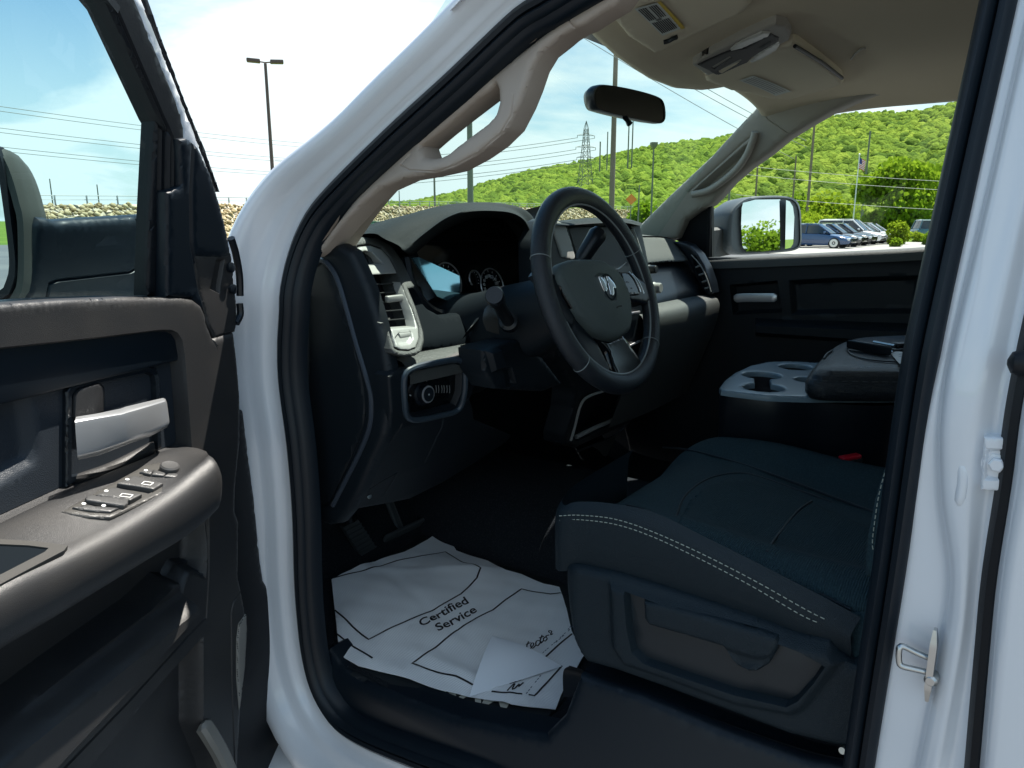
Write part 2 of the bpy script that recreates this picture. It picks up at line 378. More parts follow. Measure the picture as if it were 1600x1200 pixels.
def ribbon(fr, pts, w, h=.0006, closed=False, px=True, d=.004):
    q = fr.uvs(pts, h) if px else np.array(pts, float); q = resamp(q, d, closed); ww = w/2
    a, b = offs(q, ww, closed), offs(q, -ww, closed); A = fr.xyz(a[:, 0], a[:, 1], h); B = fr.xyz(b[:, 0], b[:, 1], h); n = len(q)
    V = np.vstack([A, B]); F_ = [(i, n+i, n+(i+1) % n, (i+1) % n) for i in range(n if closed else n-1)]
    # face the frame's normal
    nn = np.cross(V[F_[0][1]]-V[F_[0][0]], V[F_[0][2]]-V[F_[0][0]])@fr.N
    return V, [f if nn > 0 else f[::-1] for f in F_]
def text_mesh(body, size=1.0, shear=0.0, bold=0.0):
    c = bpy.data.curves.new('t', 'FONT'); c.body = body; c.size = size; c.shear = shear; c.offset = bold; c.resolution_u = 3
    o = bpy.data.objects.new('t', c); COL.objects.link(o); dg = bpy.context.evaluated_depsgraph_get(); dg.update()
    me = bpy.data.meshes.new_from_object(o.evaluated_get(dg)); V = np.array([v.co[:2] for v in me.vertices]); Fs = [list(p.vertices) for p in me.polygons]
    bpy.data.objects.remove(o); bpy.data.curves.remove(c); bpy.data.meshes.remove(me); return V, Fs
def text_on(mb, fr, body, p0, p1, pu, h=.0008, mi=0, px=True, bold=0.0, shear=0.0):
    """lay text on a frame: baseline p0->p1, pu = top of the first letter"""
    V, Fs = text_mesh(body, 1, shear, bold); lo, hi = V.min(0), V.max(0)
    a, b, c = (fr.uvs([p0, p1, pu], h) if px else np.array([p0, p1, pu], float))
    cap = hi[1] if hi[1] > 0 else 1
    q = a+(V[:, :1]-lo[0])/(hi[0]-lo[0])*(b-a)+V[:, 1:2]/cap*(c-a)
    X = fr.xyz(q[:, 0], q[:, 1], h)
    if len(Fs):
        n = sum(np.cross(X[f[1]]-X[f[0]], X[f[2]]-X[f[0]]) for f in Fs)@fr.N
        if n < 0: Fs = [f[::-1] for f in Fs]
    mb.add(X, Fs, mi)
# ================================================================ the truck: shell, pillars, seals, glass
TR = empty('pickup_truck', (0.84, 0.0, 0.0), 'white crew cab pickup truck with its driver door open onto a black and beige interior', 'pickup truck')
tum = lambda u, v: -.22*np.maximum(0, v-1.48)
SD = Fr((.06, 0, 0), (0, 1, 0), (0, 0, 1), (-1, 0, 0), tum)               # driver's door opening
PS = Fr((1.62, 0, 0), (0, 1, 0), (0, 0, 1), (-1, 0, 0), lambda u, v: .22*np.maximum(0, v-1.48))   # passenger side, inner face
# seal line: down the A pillar, back along the sill, up the B pillar, forward under the roof
sealA = [(840, -8), (800, 18), (700, 113), (600, 205), (505, 300), (470, 350), (448, 410), (438, 480), (435, 540), (437, 600), (450, 700), (458, 800), (461, 900), (465, 960), (472, 1020), (484, 1070), (503, 1110), (530, 1143), (575, 1170), (655, 1203), (750, 1240)]
sealB = [(1362, 1215), (1412, 900), (1457, 600), (1521, 300), (1590, -10)]
qa = SD.uvs(sealA); qb = SD.uvs(sealB)
q_sill = np.array([[.50, qa[-1][1]], [.35, qa[-1][1]-.004], [.22, .70]])
# the unseen rest of the loop
b0 = qb[0]
low = np.array([[b0[0]-.002+.0, b0[1]-.12], [b0[0]+.03, .72]])
topB = qb[-1]
q_top = np.array([[topB[0]+.0, topB[1]+.05], [topB[0]+.05, 1.935], [.25, 1.95], [.38, 1.945], [.48, 1.925]])
LOOP = np.vstack([qa, q_sill, low[::-1], qb, q_top])
LOOPs = cat(LOOP, 220, True)
P3 = SD.xyz(LOOPs[:, 0], LOOPs[:, 1])
mb = MB()
mb.tube(P3, 1, True, prof=[(.002, -.004), (.0, .003), (-.007, .007), (-.0125, .004), (-.0135, -.003), (-.016, .004), (-.021, .009), (-.026, .006), (-.029, 0), (-.030, -.008), (-.030, -.018), (.002, -.018)], up=(-1, 0, 0))
mb.build('door_seal', M['rubber_soft'], TR, angle=50)
# white jamb that runs round the opening: A pillar, sill, roof rail
mb = MB()
i_b = [i for i in range(len(LOOPs))]
prof = [(-.004, -.012), (.0, -.004), (.010, .0), (.018, .002), (.024, .012), (.031, .019), (.042, .022), (.050, .030), (.060, .046), (.072, .054), (.088, .058), (.104, .050), (.118, .030), (.122, -.02)]
# part of the loop from the roof to the sill (not the B pillar)
kA = 0
dA = np.linalg.norm(LOOPs-qb[0], axis=1).argmin(); dB = np.linalg.norm(LOOPs-qb[-1], axis=1).argmin()
idx = list(range(dB, len(LOOPs)))+list(range(0, dA-3))
zz_ = P3[idx][:, 2]; sc_ = 1-.46*smooth01((zz_-1.50)/.22)
mb.tube(P3[idx], sc_, False, prof=prof, up=(-1, 0, 0), cap=True)
BODY = mb.build('body_shell', M['paint_in'], TR, angle=60)
mb = MB(); mb.tube(P3[idx[14:]], 1, False, prof=[(-.024, -.006), (-.029, -.002), (-.034, -.005), (-.038, -.010), (-.040, -.03), (-.024, -.03)], up=(-1, 0, 0)); mb.build('inner_seal_trim', M['rubber_soft'], TR, angle=50)
# B pillar jamb
def row(pts, h): return SD.ats(pts, h)
rows = [row([(1586, -10), (1517, 300), (1453, 600), (1408, 900), (1358, 1215)], -.004),
        row([(1596, -10), (1527, 300), (1463, 600), (1436, 760), (1425, 900), (1375, 1215)], .0),
        row([(1610, -10), (1540, 300), (1472, 600), (1462, 760), (1474, 900), (1458, 1020), (1420, 1215)], .002),
        row([(1618, -10), (1547, 300), (1479, 600), (1471, 760), (1486, 900), (1472, 1020), (1434, 1215)], .011),
        row([(1632, -10), (1560, 300), (1492, 600), (1482, 760), (1494, 900), (1483, 1020), (1446, 1215)], .016),
        row([(1670, -10), (1600, 300), (1530, 600), (1512, 760), (1510, 900), (1498, 1020), (1462, 1215)], .018),
        row([(1700, -10), (1630, 300), (1568, 600), (1545, 760), (1528, 900), (1516, 1020), (1486, 1215)], .010),
        row([(1722, -10), (1656, 300), (1591, 600), (1568, 760), (1546, 900), (1534, 1020), (1516, 1215)], .022)]
G = loft(rows, 60, 70)
mb = MB(); mb.grid(G)
# embossed rib and shallow pocket on the jamb
mb.tube(cat(row([(1503, 712), (1505, 750), (1499, 790), (1494, 795)], .014), 12), [.001, .004, .0055, .006, .006, .006, .006, .006, .006, .0055, .004, .001], n=10)
mb.build('b_pillar_jamb', M['paint_in'], TR, angle=60)
# rubber gap in front of the rear door, and the rear door itself
gl = [(1722, -10), (1656, 300), (1591, 600), (1568, 760), (1546, 900), (1534, 1020), (1516, 1215)]
gr = [(1738, -10), (1670, 300), (1603, 600), (1580, 760), (1558, 900), (1546, 1020), (1529, 1215)]
mb = MB(); c = cat((row(gl, .02)+row(gr, .02))/2, 60); mb.tube(c, 1, prof=[(-.007, -.02), (-.006, .008), (-.002, .012), (.004, .010), (.009, .0), (.009, -.02)], up=(-1, 0, 0)); mb.build('rear_door_seal', M['rubber'], TR)
r0 = row(gr, .030); r1 = row(gr, .042)+np.array([0, -.006, 0]); q = r1.copy(); q[:, 1] -= .012; q[:, 0] -= .004
q2 = q.copy(); q2[:, 1] -= .09; q2[:, 0] -= .002; RDm = MB(); RDm.grid(loft([r0, r1, q, q2], 50, 20))
q2d = cat(q2, 50); zz2 = np.minimum(q2d[:, 2], 1.47); strips = []
for yk in (0, .004, .25, .5, .86): g_ = q2d.copy(); g_[:, 1] -= yk; g_[:, 2] = q2d[:, 2] if yk == 0 else zz2; g_[:, 0] = q2d[:, 0] if yk == 0 else np.where(q2d[:, 2] > 1.47, q2d[np.argmin(abs(q2d[:, 2]-1.47)), 0], q2d[:, 0]); strips.append(g_)
RDm.grid(np.array(strips[1:]))
RD_ = RDm.build('rear_door', M['paint'], TR, angle=60)
mb = MB(); mb.add([(.075, -.05, 1.46), (.075, -.93, 1.46), (.165, -.90, 1.90), (.165, -.05, 1.90)], [(0, 1, 2, 3)]); mb.build('rear_window', M['sideglass'], RD_, smooth=False)
mb = MB(); mb.tube(cat(np.array([(.07, -.02, 1.475), (.07, -.5, 1.475), (.07, -.95, 1.475)]), 10), .012, n=8); mb.build('window_seal', M['rubber'], RD_)
# round black bumper stop on the rear door edge
mb = MB(); mb.lathe(SD.at(1592, 567, .035), (-.2, .9, 0), [(.003, .008), (.009, .005), (.011, 0), (.011, -.01)], n=16); mb.build('bumper_stop', M['rubber'], TR)
# striker: U shaped zinc wire on its plate
S = lambda pts, h: cat(SD.ats(pts, h), 26)
mb = MB()
mb.tube(cat(np.array([SD.at(1456, 1030, .016), SD.at(1432, 1020, .020), SD.at(1411, 1010, .024), SD.at(1405, 1014, .026), SD.at(1405, 1034, .027), SD.at(1410, 1041, .027), SD.at(1430, 1046, .023), SD.at(1452, 1051, .018)]), 40), .0030, n=10)
pl = S([(1461, 983), (1458, 1010), (1454, 1040), (1450, 1072), (1448, 1094)], .018)
mb.tube(pl, np.r_[np.linspace(.5, 1, 6), np.ones(14), np.linspace(1, .5, 6)], prof=[(-.0035, -.008), (-.0035, .006), (.0025, .006), (.0025, -.008)], up=(-1, 0, 0))
mb.lathe(SD.at(1455, 1062, .02), (-1, .1, 0), [(.006, -.01), (.006, .003), (.004, .005)], n=12)
mb.build('door_striker', M['steel'], TR, angle=40)
# painted check bracket with its bolt at the rear door
fb = Fr(SD.at(1555, 725, .022), (0, 1, 0), (0, 0, 1), (-1, 0, 0))
mb = MB(); relief('x', SD, [(1537, 683), (1573, 684), (1566, 768), (1532, 766)], None, h0=.026, res=.004, rnd=.002, skirt=.012, mb=mb, feats=[([(1541, 700), (1571, 701), (1566, 752), (1537, 751)], -.004, .003)])
mb.lathe(SD.at(1558, 724, .022), (-1, 0, 0), [(.0095, 0), (.0095, .002), (.0065, .0025), (.0065, .007), (.005, .008)], n=6)
mb.lathe(SD.at(1558, 724, .020), (-1, 0, 0), [(.012, 0), (.012, .003)], n=20)
mb.build('hinge_bracket', M['paint_in'], TR, angle=30)
# roof, hood, fender, floor, bulkheads: the closed cab that shades the interior
def roofpt(x, y):
    return 2.035-.075*abs((x-.84)/.72)**3.2-.10*max(0, (y-.45)/.42)**2.2
mb = MB(); ys = np.concatenate([np.linspace(-1.7, .45, 14), np.linspace(.5, .83, 9)]); xs = np.linspace(.10, 1.58, 25)
mb.grid([[(x, y-(.12*abs((x-.84)/.74)**2.2+.07*float(smooth01((x-.9)/.4)))*(y > .3)*((y-.3)/.5), roofpt(x, y)) for x in xs] for y in ys]); mb.build('roof', M['paint'], TR, angle=60)
mb = MB(); xs = np.linspace(.02, 1.66, 18)
mb.grid([[(x, y, z-.05*abs((x-.84)/.82)**4) for x in xs] for y, z in ((1.52, 1.455), (1.75, 1.47), (2.3, 1.44), (2.75, 1.36), (2.84, 1.25), (2.86, .7))]); mb.build('hood', M['paint'], TR, angle=60)
mb = MB(); mb.grid([[(.02 if z > .72 else .05, y, z) for y in (1.13, 1.5, 2.2, 2.84)] for z in (.55, .75, 1.3, 1.36, 1.43)]); mb.build('front_fender', M['paint'], TR, angle=60)
mb = MB(); mb.grid([[(.98-.0, y, z) for y in (-1.7, .1, 1.1)] for z in (.6, .7)]) if False else None
mb = MB()
mb.box((.86, -.25, .76), (1.38, 2.9, .03)); mb.box((.84, 1.50, 1.08), (1.50, .03, .62)); mb.box((.84, -1.68, 1.15), (1.6, .03, .8))
mb.build('cab_floor', M['carpet'], TR)
mb = MB(); mb.grid([[(.03, y, .60), (.0, y, .58), (-.03, y, .55), (-.04, y, .5), (-.04, y, .42)] for y in (1.15, .6, .0, -1.6)][::-1]); mb.build('rocker_panel', M['paint'], TR, angle=60)
# rear pillars and passenger skin (outside)
mb = MB()
for X, s in ((.04, 1), (1.66, -1)):
    for y0, y1 in ((-.62, -.74), (-1.45, -1.68)) if X < 1 else ((.12, -.03), (-.78, -.88), (-1.45, -1.68)):
        mb.add([(X, y0, 1.48), (X, y1, 1.48), (X+.1*s, y1, 1.97), (X+.1*s, y0, 1.97)], [(0, 1, 2, 3)])
mb.add([(1.68, 1.56, .6), (1.68, -1.68, .6), (1.68, -1.68, 1.46), (1.68, 1.56, 1.46)], [(0, 1, 2, 3)])
mb.build('outer_side_panel', M['paint'], TR, smooth=False)
mb = MB(); mb.grid([[(x, y, 1.475-.01*(y-1.1)) for x in np.linspace(.05, 1.66, 12)] for y in (1.08, 1.3, 1.54)]); mb.build('cowl_sun_block', M['plastic'], TR)  # unseen sheet added to keep sun from leaking in under the dash
mb = MB(); mb.box((1.655, 1.20, 1.08), (.02, .74, .72), .004); mb.build('passenger_kick_panel', M['carpet'], TR)
# windshield glass: a gently bowed sheet from the cowl up to the header
def wsp(s, t):                                  # s across 0..1, t up 0..1
    x = .07+(1.61-.07)*s; bow = (.30-.18*t)*(1-(2*s-1)**2); x = x+(.5-s)*.22*t
    return (x, 1.10+bow-.38*t, 1.50+.47*t)
mb = MB(); mb.grid([[wsp(s, t) for s in np.linspace(0, 1, 24)] for t in np.linspace(0, 1, 14)]); mb.build('windshield', M['ws'], TR)
# ================================================================ the open driver's door
a_ = math.radians(70)
DO = np.array([-.02, 1.06, 0.0]); DA = np.array([-math.sin(a_), -math.cos(a_), 0]); DN = np.array([math.cos(a_), -math.sin(a_), 0])
DR = Fr(DO, DA, (0, 0, 1), DN, lambda u, v: .18*np.maximum(0, v-1.50))
ins_poly = [(-170, 560), (0, 543), (150, 527), (250, 515), (268, 515), (278, 520), (285, 531), (289, 555), (294, 620), (300, 700), (240, 722), (130, 766), (0, 828), (-170, 910)]
trim_out = [(-170, 482), (0, 475), (100, 468), (200, 464), (285, 464), (304, 467), (317, 477), (323, 490), (327, 508), (335, 528), (368, 519), (373, 560), (378, 620), (378, 690), (371, 760), (370, 797), (376, 816), (375, 900), (385, 950), (387, 975), (384, 1040), (378, 1120), (371, 1260), (-170, 1560)]
under = [(-200, 1080), (0, 985), (200, 880), (330, 790), (325, 870), (322, 905), (296, 896), (289, 915), (286, 930), (262, 950), (140, 1043), (0, 1150), (-200, 1310)]
DOOR = relief('driver_door', DR, trim_out, M['door'], TR, res=.0065, rnd=.010, skirt=.05,
    feats=[(ins_poly, -.024, .007), (under, -.034, .022),
           ([(-200, 1320), (0, 1158), (140, 1042), (262, 948), (286, 924), (304, 905), (318, 905), (318, 962), (250, 1040), (110, 1190), (-20, 1335), (-100, 1420)], .048, .012, .045),
           ([(323, 985), (312, 1000), (240, 1080), (110, 1235), (60, 1300), (372, 1300), (340, 1180), (318, 1125), (318, 1000)], -.035, .014),
           ([(-200, 600), (50, 595), (60, 650), (66, 700), (60, 728), (0, 765), (-200, 860)], -.012, .02, -.024)],
    lines=[([(80, 1222), (200, 1098), (300, 988), (322, 966), (326, 900), (326, 800)], .0035, .0022), ([(361, 958), (362, 1060), (368, 1230)], .003, .002),
           ([(376, 925), (365, 940), (361, 958)], .002, .002), ([(326, 478), (330, 520), (338, 540)], .002, .002)])
DOOR['label'] = 'open driver door with grained dark trim'
# dark insert skin inside the recess
ins2 = rounded(DR.uvs(ins_poly, 0), .02); cx_, cy_ = ins2.mean(0)
relief('door_insert', DR, [(p[0], p[1]) for p in resamp(offs(ins2, -.007 if sdist(offs(ins2, -.007)[:1], ins2)[0] > 0 else .007), .006)], M['door_d'], DOOR, px=False, h0=-.0215, res=.008, skirt=0,
    feats=[(DR.uvs([(-200, 600), (50, 595), (60, 650), (66, 700), (60, 728), (0, 765), (-200, 860)], -.02), -.012, .02)])
# the forward edge of the door: black lower panel with the speaker mesh
edge_out = [(372, 640), (384, 640), (395, 730), (401, 775), (410, 870), (415, 905), (431, 925), (444, 960), (455, 1030), (466, 1075), (471, 1105), (471, 1140), (464, 1185), (458, 1240), (360, 1240), (330, 1000), (330, 640)]
relief('door_edge', DR, edge_out, M['rubber'], DOOR, h0=-.035, res=.012, rnd=.014, skirt=.06)
mesh_m = mat('speaker_mesh', (.04, .042, .044), .45)
nt = mesh_m.node_tree; tc = nt.nodes.new('ShaderNodeTexCoord'); mp = nt.nodes.new('ShaderNodeMapping'); mp.inputs['Rotation'].default_value = (0, 0, math.radians(-20)); vo = nt.nodes.new('ShaderNodeTexVoronoi'); vo.inputs['Scale'].default_value = 330; vo.inputs['Randomness'].default_value = .0
lt = nt.nodes.new('ShaderNodeMath'); lt.operation = 'GREATER_THAN'; lt.inputs[1].default_value = .36; mxx = nt.nodes.new('ShaderNodeMixRGB'); mxx.inputs[1].default_value = (.002, .002, .003, 1); mxx.inputs[2].default_value = (.22, .21, .19, 1)
L_ = nt.links.new; L_(tc.outputs['Object'], mp.inputs[0]); L_(mp.outputs[0], vo.inputs[0]); L_(vo.outputs['Distance'], lt.inputs[0]); L_(lt.outputs[0], mxx.inputs[0]); L_(mxx.outputs[0], nt.nodes['Principled BSDF'].inputs['Base Color'])
relief('speaker_grille', DR, [(386, 960), (387, 985), (384, 1040), (376, 1110), (372, 1060), (372, 1000), (375, 975)], mesh_m, DOOR, h0=.004, res=.006, rnd=.003, skirt=.01)
relief('speaker_grille', DR, [(442, 990), (447, 1030), (455, 1110), (452, 1180), (446, 1180), (442, 1110)], mesh_m, DOOR, h0=-.030, res=.008, rnd=.003, skirt=.01)
# armrest, swept between measured rails
rails = [([(-150, 893), (0, 822), (130, 760), (215, 724), (262, 706), (300, 700), (322, 705)], -.022),
         ([(-150, 893), (0, 822), (130, 760), (215, 724), (262, 706), (300, 700), (322, 705)], .004),
         ([(-150, 985), (0, 898), (100, 852), (190, 806), (262, 762), (306, 728), (326, 711)], .074),
         ([(-150, 1000), (0, 912), (100, 866), (195, 818), (268, 772), (315, 735), (333, 716)], .086),
         ([(-150, 1025), (0, 938), (100, 888), (205, 833), (280, 786), (328, 746), (341, 728)], .096),
         ([(-150, 1060), (0, 972), (100, 918), (215, 853), (290, 806), (338, 768), (347, 748)], .098),
         ([(-150, 1095), (0, 1002), (100, 945), (220, 872), (295, 826), (340, 790), (346, 775)], .092),
         ([(-150, 1108), (0, 1014), (100, 955), (220, 881), (296, 834), (338, 797), (343, 785)], .078),
         ([(-150, 1085), (0, 1000), (100, 945), (220, 875), (285, 835), (322, 805), (334, 790)], .0),
         ([(-150, 1085), (0, 1000), (100, 945), (220, 875), (285, 835), (322, 805), (334, 790)], -.04)]
R3 = np.array([cat(DR.ats(p, h), 44) for p, h in rails])         # rails x stations
G = np.stack([cat(R3[:, j], 46) for j in range(44)], 1)
mb = MB(); mb.grid(G.transpose(1, 0, 2)); 
end = G[:, -1]; c = end.mean(0)+DA*-.004
mb.add(np.vstack([end, [c]]), [(i+1, i, len(end)) for i in range(len(end)-1)])
ARM = mb.build('armrest', M['door'], DOOR, angle=70, weld=True)
# frame lying on the armrest top
z_at = lambda px, py, h: DR.at(px, py, h)[2]
p_a, p_b, p_c = DR.at(0, 822, .004), DR.at(262, 706, .004), DR.at(190, 806, .074)
nrm = np.cross(p_b-p_a, p_c-p_a); nrm = nrm/np.linalg.norm(nrm); nrm = nrm*np.sign(nrm[2])
e1 = (p_b-p_a)/np.linalg.norm(p_b-p_a); e2 = np.cross(nrm, e1); AT = Fr(p_a, e1, e2, nrm)
bh = .0045
relief('switch_panel', AT, [(95, 799), (150, 768), (225, 727), (247, 722), (309, 733), (306, 739), (262, 766), (180, 805), (172, 808), (140, 807), (112, 803)], M['bezel_d'], DOOR, h0=bh, res=.004, rnd=.0022, skirt=.008,
    feats=[([(137, 788), (160, 771), (240, 734), (282, 745), (244, 765), (225, 776), (196, 794), (165, 796)], -.0018, .002)])
sb = mat('switch_plastic', (.055, .055, .055), .42)
def rocker(P, h, dome=.003):
    mb = MB(); relief('x', AT, P, None, h0=h, res=.004, rnd=.0015, skirt=.006, mb=mb, hfun=None); return mb.build('window_switch', sb, DOOR)
rocker([(113, 792), (132, 789), (186, 793), (173, 799), (140, 797)], bh+.003)
rocker([(133, 777), (139, 772), (201, 779), (200, 786), (194, 790), (135, 781)], bh+.0055)
rocker([(149, 773), (170, 763), (178, 760), (222, 772), (204, 781), (176, 777)], bh+.0048)
rocker([(183, 755), (203, 744), (214, 743), (255, 755), (240, 764), (212, 759)], bh+.0048)
rocker([(218, 737), (228, 732), (240, 734), (236, 741)], bh+.003); rocker([(237, 741), (241, 734), (262, 737), (256, 743)], bh+.003); rocker([(257, 744), (263, 737), (282, 740), (275, 745)], bh+.003)
mb = MB(); mb.lathe(AT.at(265, 731, bh+.004), nrm, [(.0125, -.004), (.0125, .003), (.0105, .005), (.006, .0045)], n=24); mb.build('mirror_knob', sb, DOOR)
for P in ([(191, 771), (208, 773), (203, 777), (187, 775)], [(226, 752), (240, 754), (235, 758), (221, 756)]):
    mb = MB(); v, f = ribbon(AT, P, .0011, h=bh+.0054, closed=True, d=.003); mb.add(v, f); mb.build('switch_symbol', M['white'], DOOR, smooth=False)
for (x, y, h) in ((131, 787, .0035), (162, 790, .0035), (166, 767, .0051), (199, 749, .0051), (228, 735, .0035)):
    mb = MB(); mb.lathe(AT.at(x, y, bh+h), nrm, [(.0024, -.0005), (.0024, .0003)], n=10); mb.build('switch_symbol', M['white'], DOOR, smooth=False)
# pull cup further back along the armrest
relief('pull_cup_bezel', AT, [(-90, 815), (-40, 812), (0, 842), (60, 846), (106, 852), (100, 860), (28, 898), (-60, 945), (-130, 985), (-150, 860)], M['bezel_d'], DOOR, h0=.0062, res=.005, rnd=0, skirt=.006,
    holes=[[(-80, 845), (0, 850), (45, 852), (76, 856), (70, 862), (4, 896), (-60, 925), (-120, 960)]])
relief('pull_cup_shade', AT, [(-80, 845), (0, 850), (45, 852), (76, 856), (70, 862), (4, 896), (-60, 925), (-120, 960)], M['matt'], DOOR, h0=.0042, res=.01, skirt=0)  # flat sheet, the hollow's shade put into its black
# inside release: bezel, bowl, lever
relief('handle_bezel', DR, [(104, 742), (105, 612), (113, 600), (128, 593), (235, 572), (246, 575), (250, 590), (254, 700), (200, 722), (140, 748), (104, 762)], M['plastic_s'], DOOR, h0=-.014, res=.005, rnd=.003, skirt=.012,
    feats=[([(112, 745), (112, 616), (120, 606), (232, 581), (241, 586), (244, 600), (247, 706), (180, 735)], -.030, .006)])
mb = MB()
mb.grid(loft([DR.ats([(113, 652), (114, 622), (120, 612), (134, 607)], -.040), DR.ats([(113, 652), (115, 620), (124, 608), (140, 604)], -.016), DR.ats([(135, 650), (136, 612), (142, 605), (150, 601)], -.012), DR.ats([(158, 643), (160, 608), (158, 603), (155, 600)], -.014), DR.ats([(166, 640), (168, 612), (164, 604), (158, 599)], -.040)], 20, 24))
mb.build('handle_bowl', M['door'], DOOR)
mb = MB(); mb.grid(loft([DR.ats([(128, 742), (180, 712), (226, 690)], -.042), DR.ats([(122, 740), (176, 722), (240, 690)], -.018), DR.ats([(118, 752), (178, 735), (243, 706)], -.012), DR.ats([(118, 770), (178, 750), (246, 715)], -.04)], 20, 20)); mb.build('handle_cup', M['door'], DOOR)
mb = MB()
st = [  # stations along the lever: px of top-back, top-front, bottom-front, bottom-back with heights
    [((119, 650), .004), ((117, 658), .020), ((121, 714), .020), ((123, 719), .006)],
    [((152, 645), .006), ((150, 652), .026), ((154, 706), .026), ((156, 712), .008)],
    [((188, 637), .008), ((190, 646), .034), ((194, 692), .032), ((192, 698), .010)],
    [((196, 634), .008), ((200, 643), .036), ((203, 688), .034), ((202, 694), .010)],
    [((226, 627), .006), ((232, 634), .030), ((236, 678), .028), ((234, 683), .008)],
    [((254, 621), -.002), ((258, 626), .018), ((263, 664), .016), ((260, 669), .0)],
    [((258, 622), -.006), ((261, 630), .010), ((265, 660), .010), ((261, 666), -.004)]]
Gs = []
for s_ in st:
    q = np.array([DR.at(p[0], p[1], h) for p, h in s_]); bk = (q[3]+q[0])/2-DN*.004
    cs = rounded3 = []
    full = [q[0], q[1], q[2], q[3]]
    for i in range(4):
        a0, b0_, c0 = full[i-1], full[i], full[(i+1) % 4]; r_ = .16
        for t in (0, .5, 1): cs.append((b0_+(a0-b0_)*r_)*(1-t)**2+2*b0_*t*(1-t)+(b0_+(c0-b0_)*r_)*t*t)
    Gs.append(cs)
Gs = np.array(Gs); Gs = np.concatenate([np.repeat(Gs[:1].mean(1, keepdims=True), Gs.shape[1], 1)*.5+Gs[:1]*.5-DA*-.0, Gs, np.repeat(Gs[-1:].mean(1, keepdims=True), Gs.shape[1], 1)], 0)
mb.grid(Gs, cv=True); mb.add(Gs[0], [tuple(range(Gs.shape[1]))])
mb.build('door_handle', M['silver'], DOOR, angle=28)
# lip of the lower storage bin, sunlight put into its pale plastic
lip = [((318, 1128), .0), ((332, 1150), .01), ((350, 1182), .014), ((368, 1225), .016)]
mb = MB(); P = cat(np.array([DR.at(p[0], p[1], h) for p, h in lip]), 24); mb.tube(P, np.r_[.4, np.ones(23)], prof=[(-.012, -.01), (-.012, .002), (-.008, .006), (.006, .006), (.012, .001), (.012, -.01)], up=DN); mb.build('storage_bin_lip', mat('sunlit_lip_plastic', (.20, .19, .17), .45), DOOR)
# upper trim corner (black sail with tweeter cover) and the grey corner under it
relief('mirror_sail_trim', DR, [(281, 217), (292, 215), (303, 221), (311, 230), (330, 270), (344, 315), (352, 345), (359, 375), (362, 398), (345, 404), (308, 402), (312, 440), (326, 492), (322, 486), (300, 466), (262, 464), (262, 300), (284, 290)], M['rubber_soft'], DOOR, h0=-.002, res=.008, rnd=.006, skirt=.03, lines=[([(303, 225), (299, 300), (300, 380), (312, 450), (324, 490)], .004, .005)])
relief('hinge_cover', DR, [(302, 398), (362, 396), (366, 420), (370, 470), (371, 505), (368, 519), (336, 528), (325, 508), (318, 480), (308, 440)], M['door'], DOOR, h0=-.004, res=.006, rnd=.004, skirt=.03,
    feats=[([(338, 405), (352, 404), (344, 460), (328, 452)], -.006, .003)])
mb = MB(); mb.tube(cat(DR.ats([(361, 372), (368, 395), (374, 430), (375, 462)], -.006), 20), .006, n=8); mb.tube(cat(DR.ats([(374, 474), (375, 492), (369, 505)], -.006), 10), .006, n=8)
mb.lathe(DR.at(360, 418, -.002), DN, [(.007, -.01), (.008, .003), (.005, .004)], n=16); mb.lathe(DR.at(363, 452, -.002), DN, [(.007, -.01), (.008, .003), (.005, .004)], n=16)
mb.build('door_hinge', M['plastic_s'], DOOR)
# window surround
relief('window_frame', DR, [(160, -20), (167, 0), (250, 185), (262, 205), (262, 462), (300, 462), (290, 330), (288, 200), (284, 178), (277, 160), (212, 0), (202, -20)], M['rubber'], DOOR, h0=-.012, res=.010, rnd=.004, skirt=.03, lines=[([(176, 0), (255, 183), (270, 215), (268, 460)], .003, .003), ([(264, 205), (262, 460)], .003, .003)])
relief('window_divider', DR, [(244, 189), (256, 193), (262, 215), (263, 462), (231, 462), (236, 330)], M['rubber'], DOOR, h0=-.020, res=.009, rnd=.004, skirt=.02, lines=[([(250, 195), (246, 460)], .004, .004)])
relief('window_frame', DR, [(200, -20), (206, 0), (270, 160), (280, 190), (283, 225), (325, 262), (312, 228), (282, 150), (219, -8), (214, -20)], M['paint'], DOOR, h0=-.040, res=.012, rnd=.003, skirt=.02)
relief('window_frame', DR, [(212, -20), (222, 0), (260, 88), (310, 222), (340, 300), (345, 300), (322, 236), (288, 152), (262, 82), (232, 0), (224, -20)], M['rubber'], DOOR, h0=-.046, res=.012, rnd=.002, skirt=.02)
mb = MB(); P = DR.ats([(-170, -20), (165, -20), (256, 190), (250, 475), (-170, 490)], -.030); mb.add(P, [(0, 1, 2, 3, 4)]); mb.build('door_window', M['doorglass'], DOOR, smooth=False)
# black shelf along the window sill and outer skin of the door
mb = MB()
lo_, hi_ = DR.uv(325, 520, 0), DR.uv(-170, 482, 0)
def dbox(u0, u1, z0, z1, h0, h1, bev=.004): mb.box(DR.O+DR.A*(u0+u1)/2+DR.B*(z0+z1)/2+DR.N*(h0+h1)/2, (abs(u1-u0), abs(z1-z0), abs(h1-h0)), bev, DR.A, DR.B, DR.N)
dbox(.06, .66, 1.40, 1.492, -.075, -.01); mb.build('window_sill', M['rubber_soft'], DOOR)
mb = MB(); dbox(-.04, .95, .62, 1.46, -.14, -.062, .012); mb.build('outer_door_skin', M['paint'], DOOR)
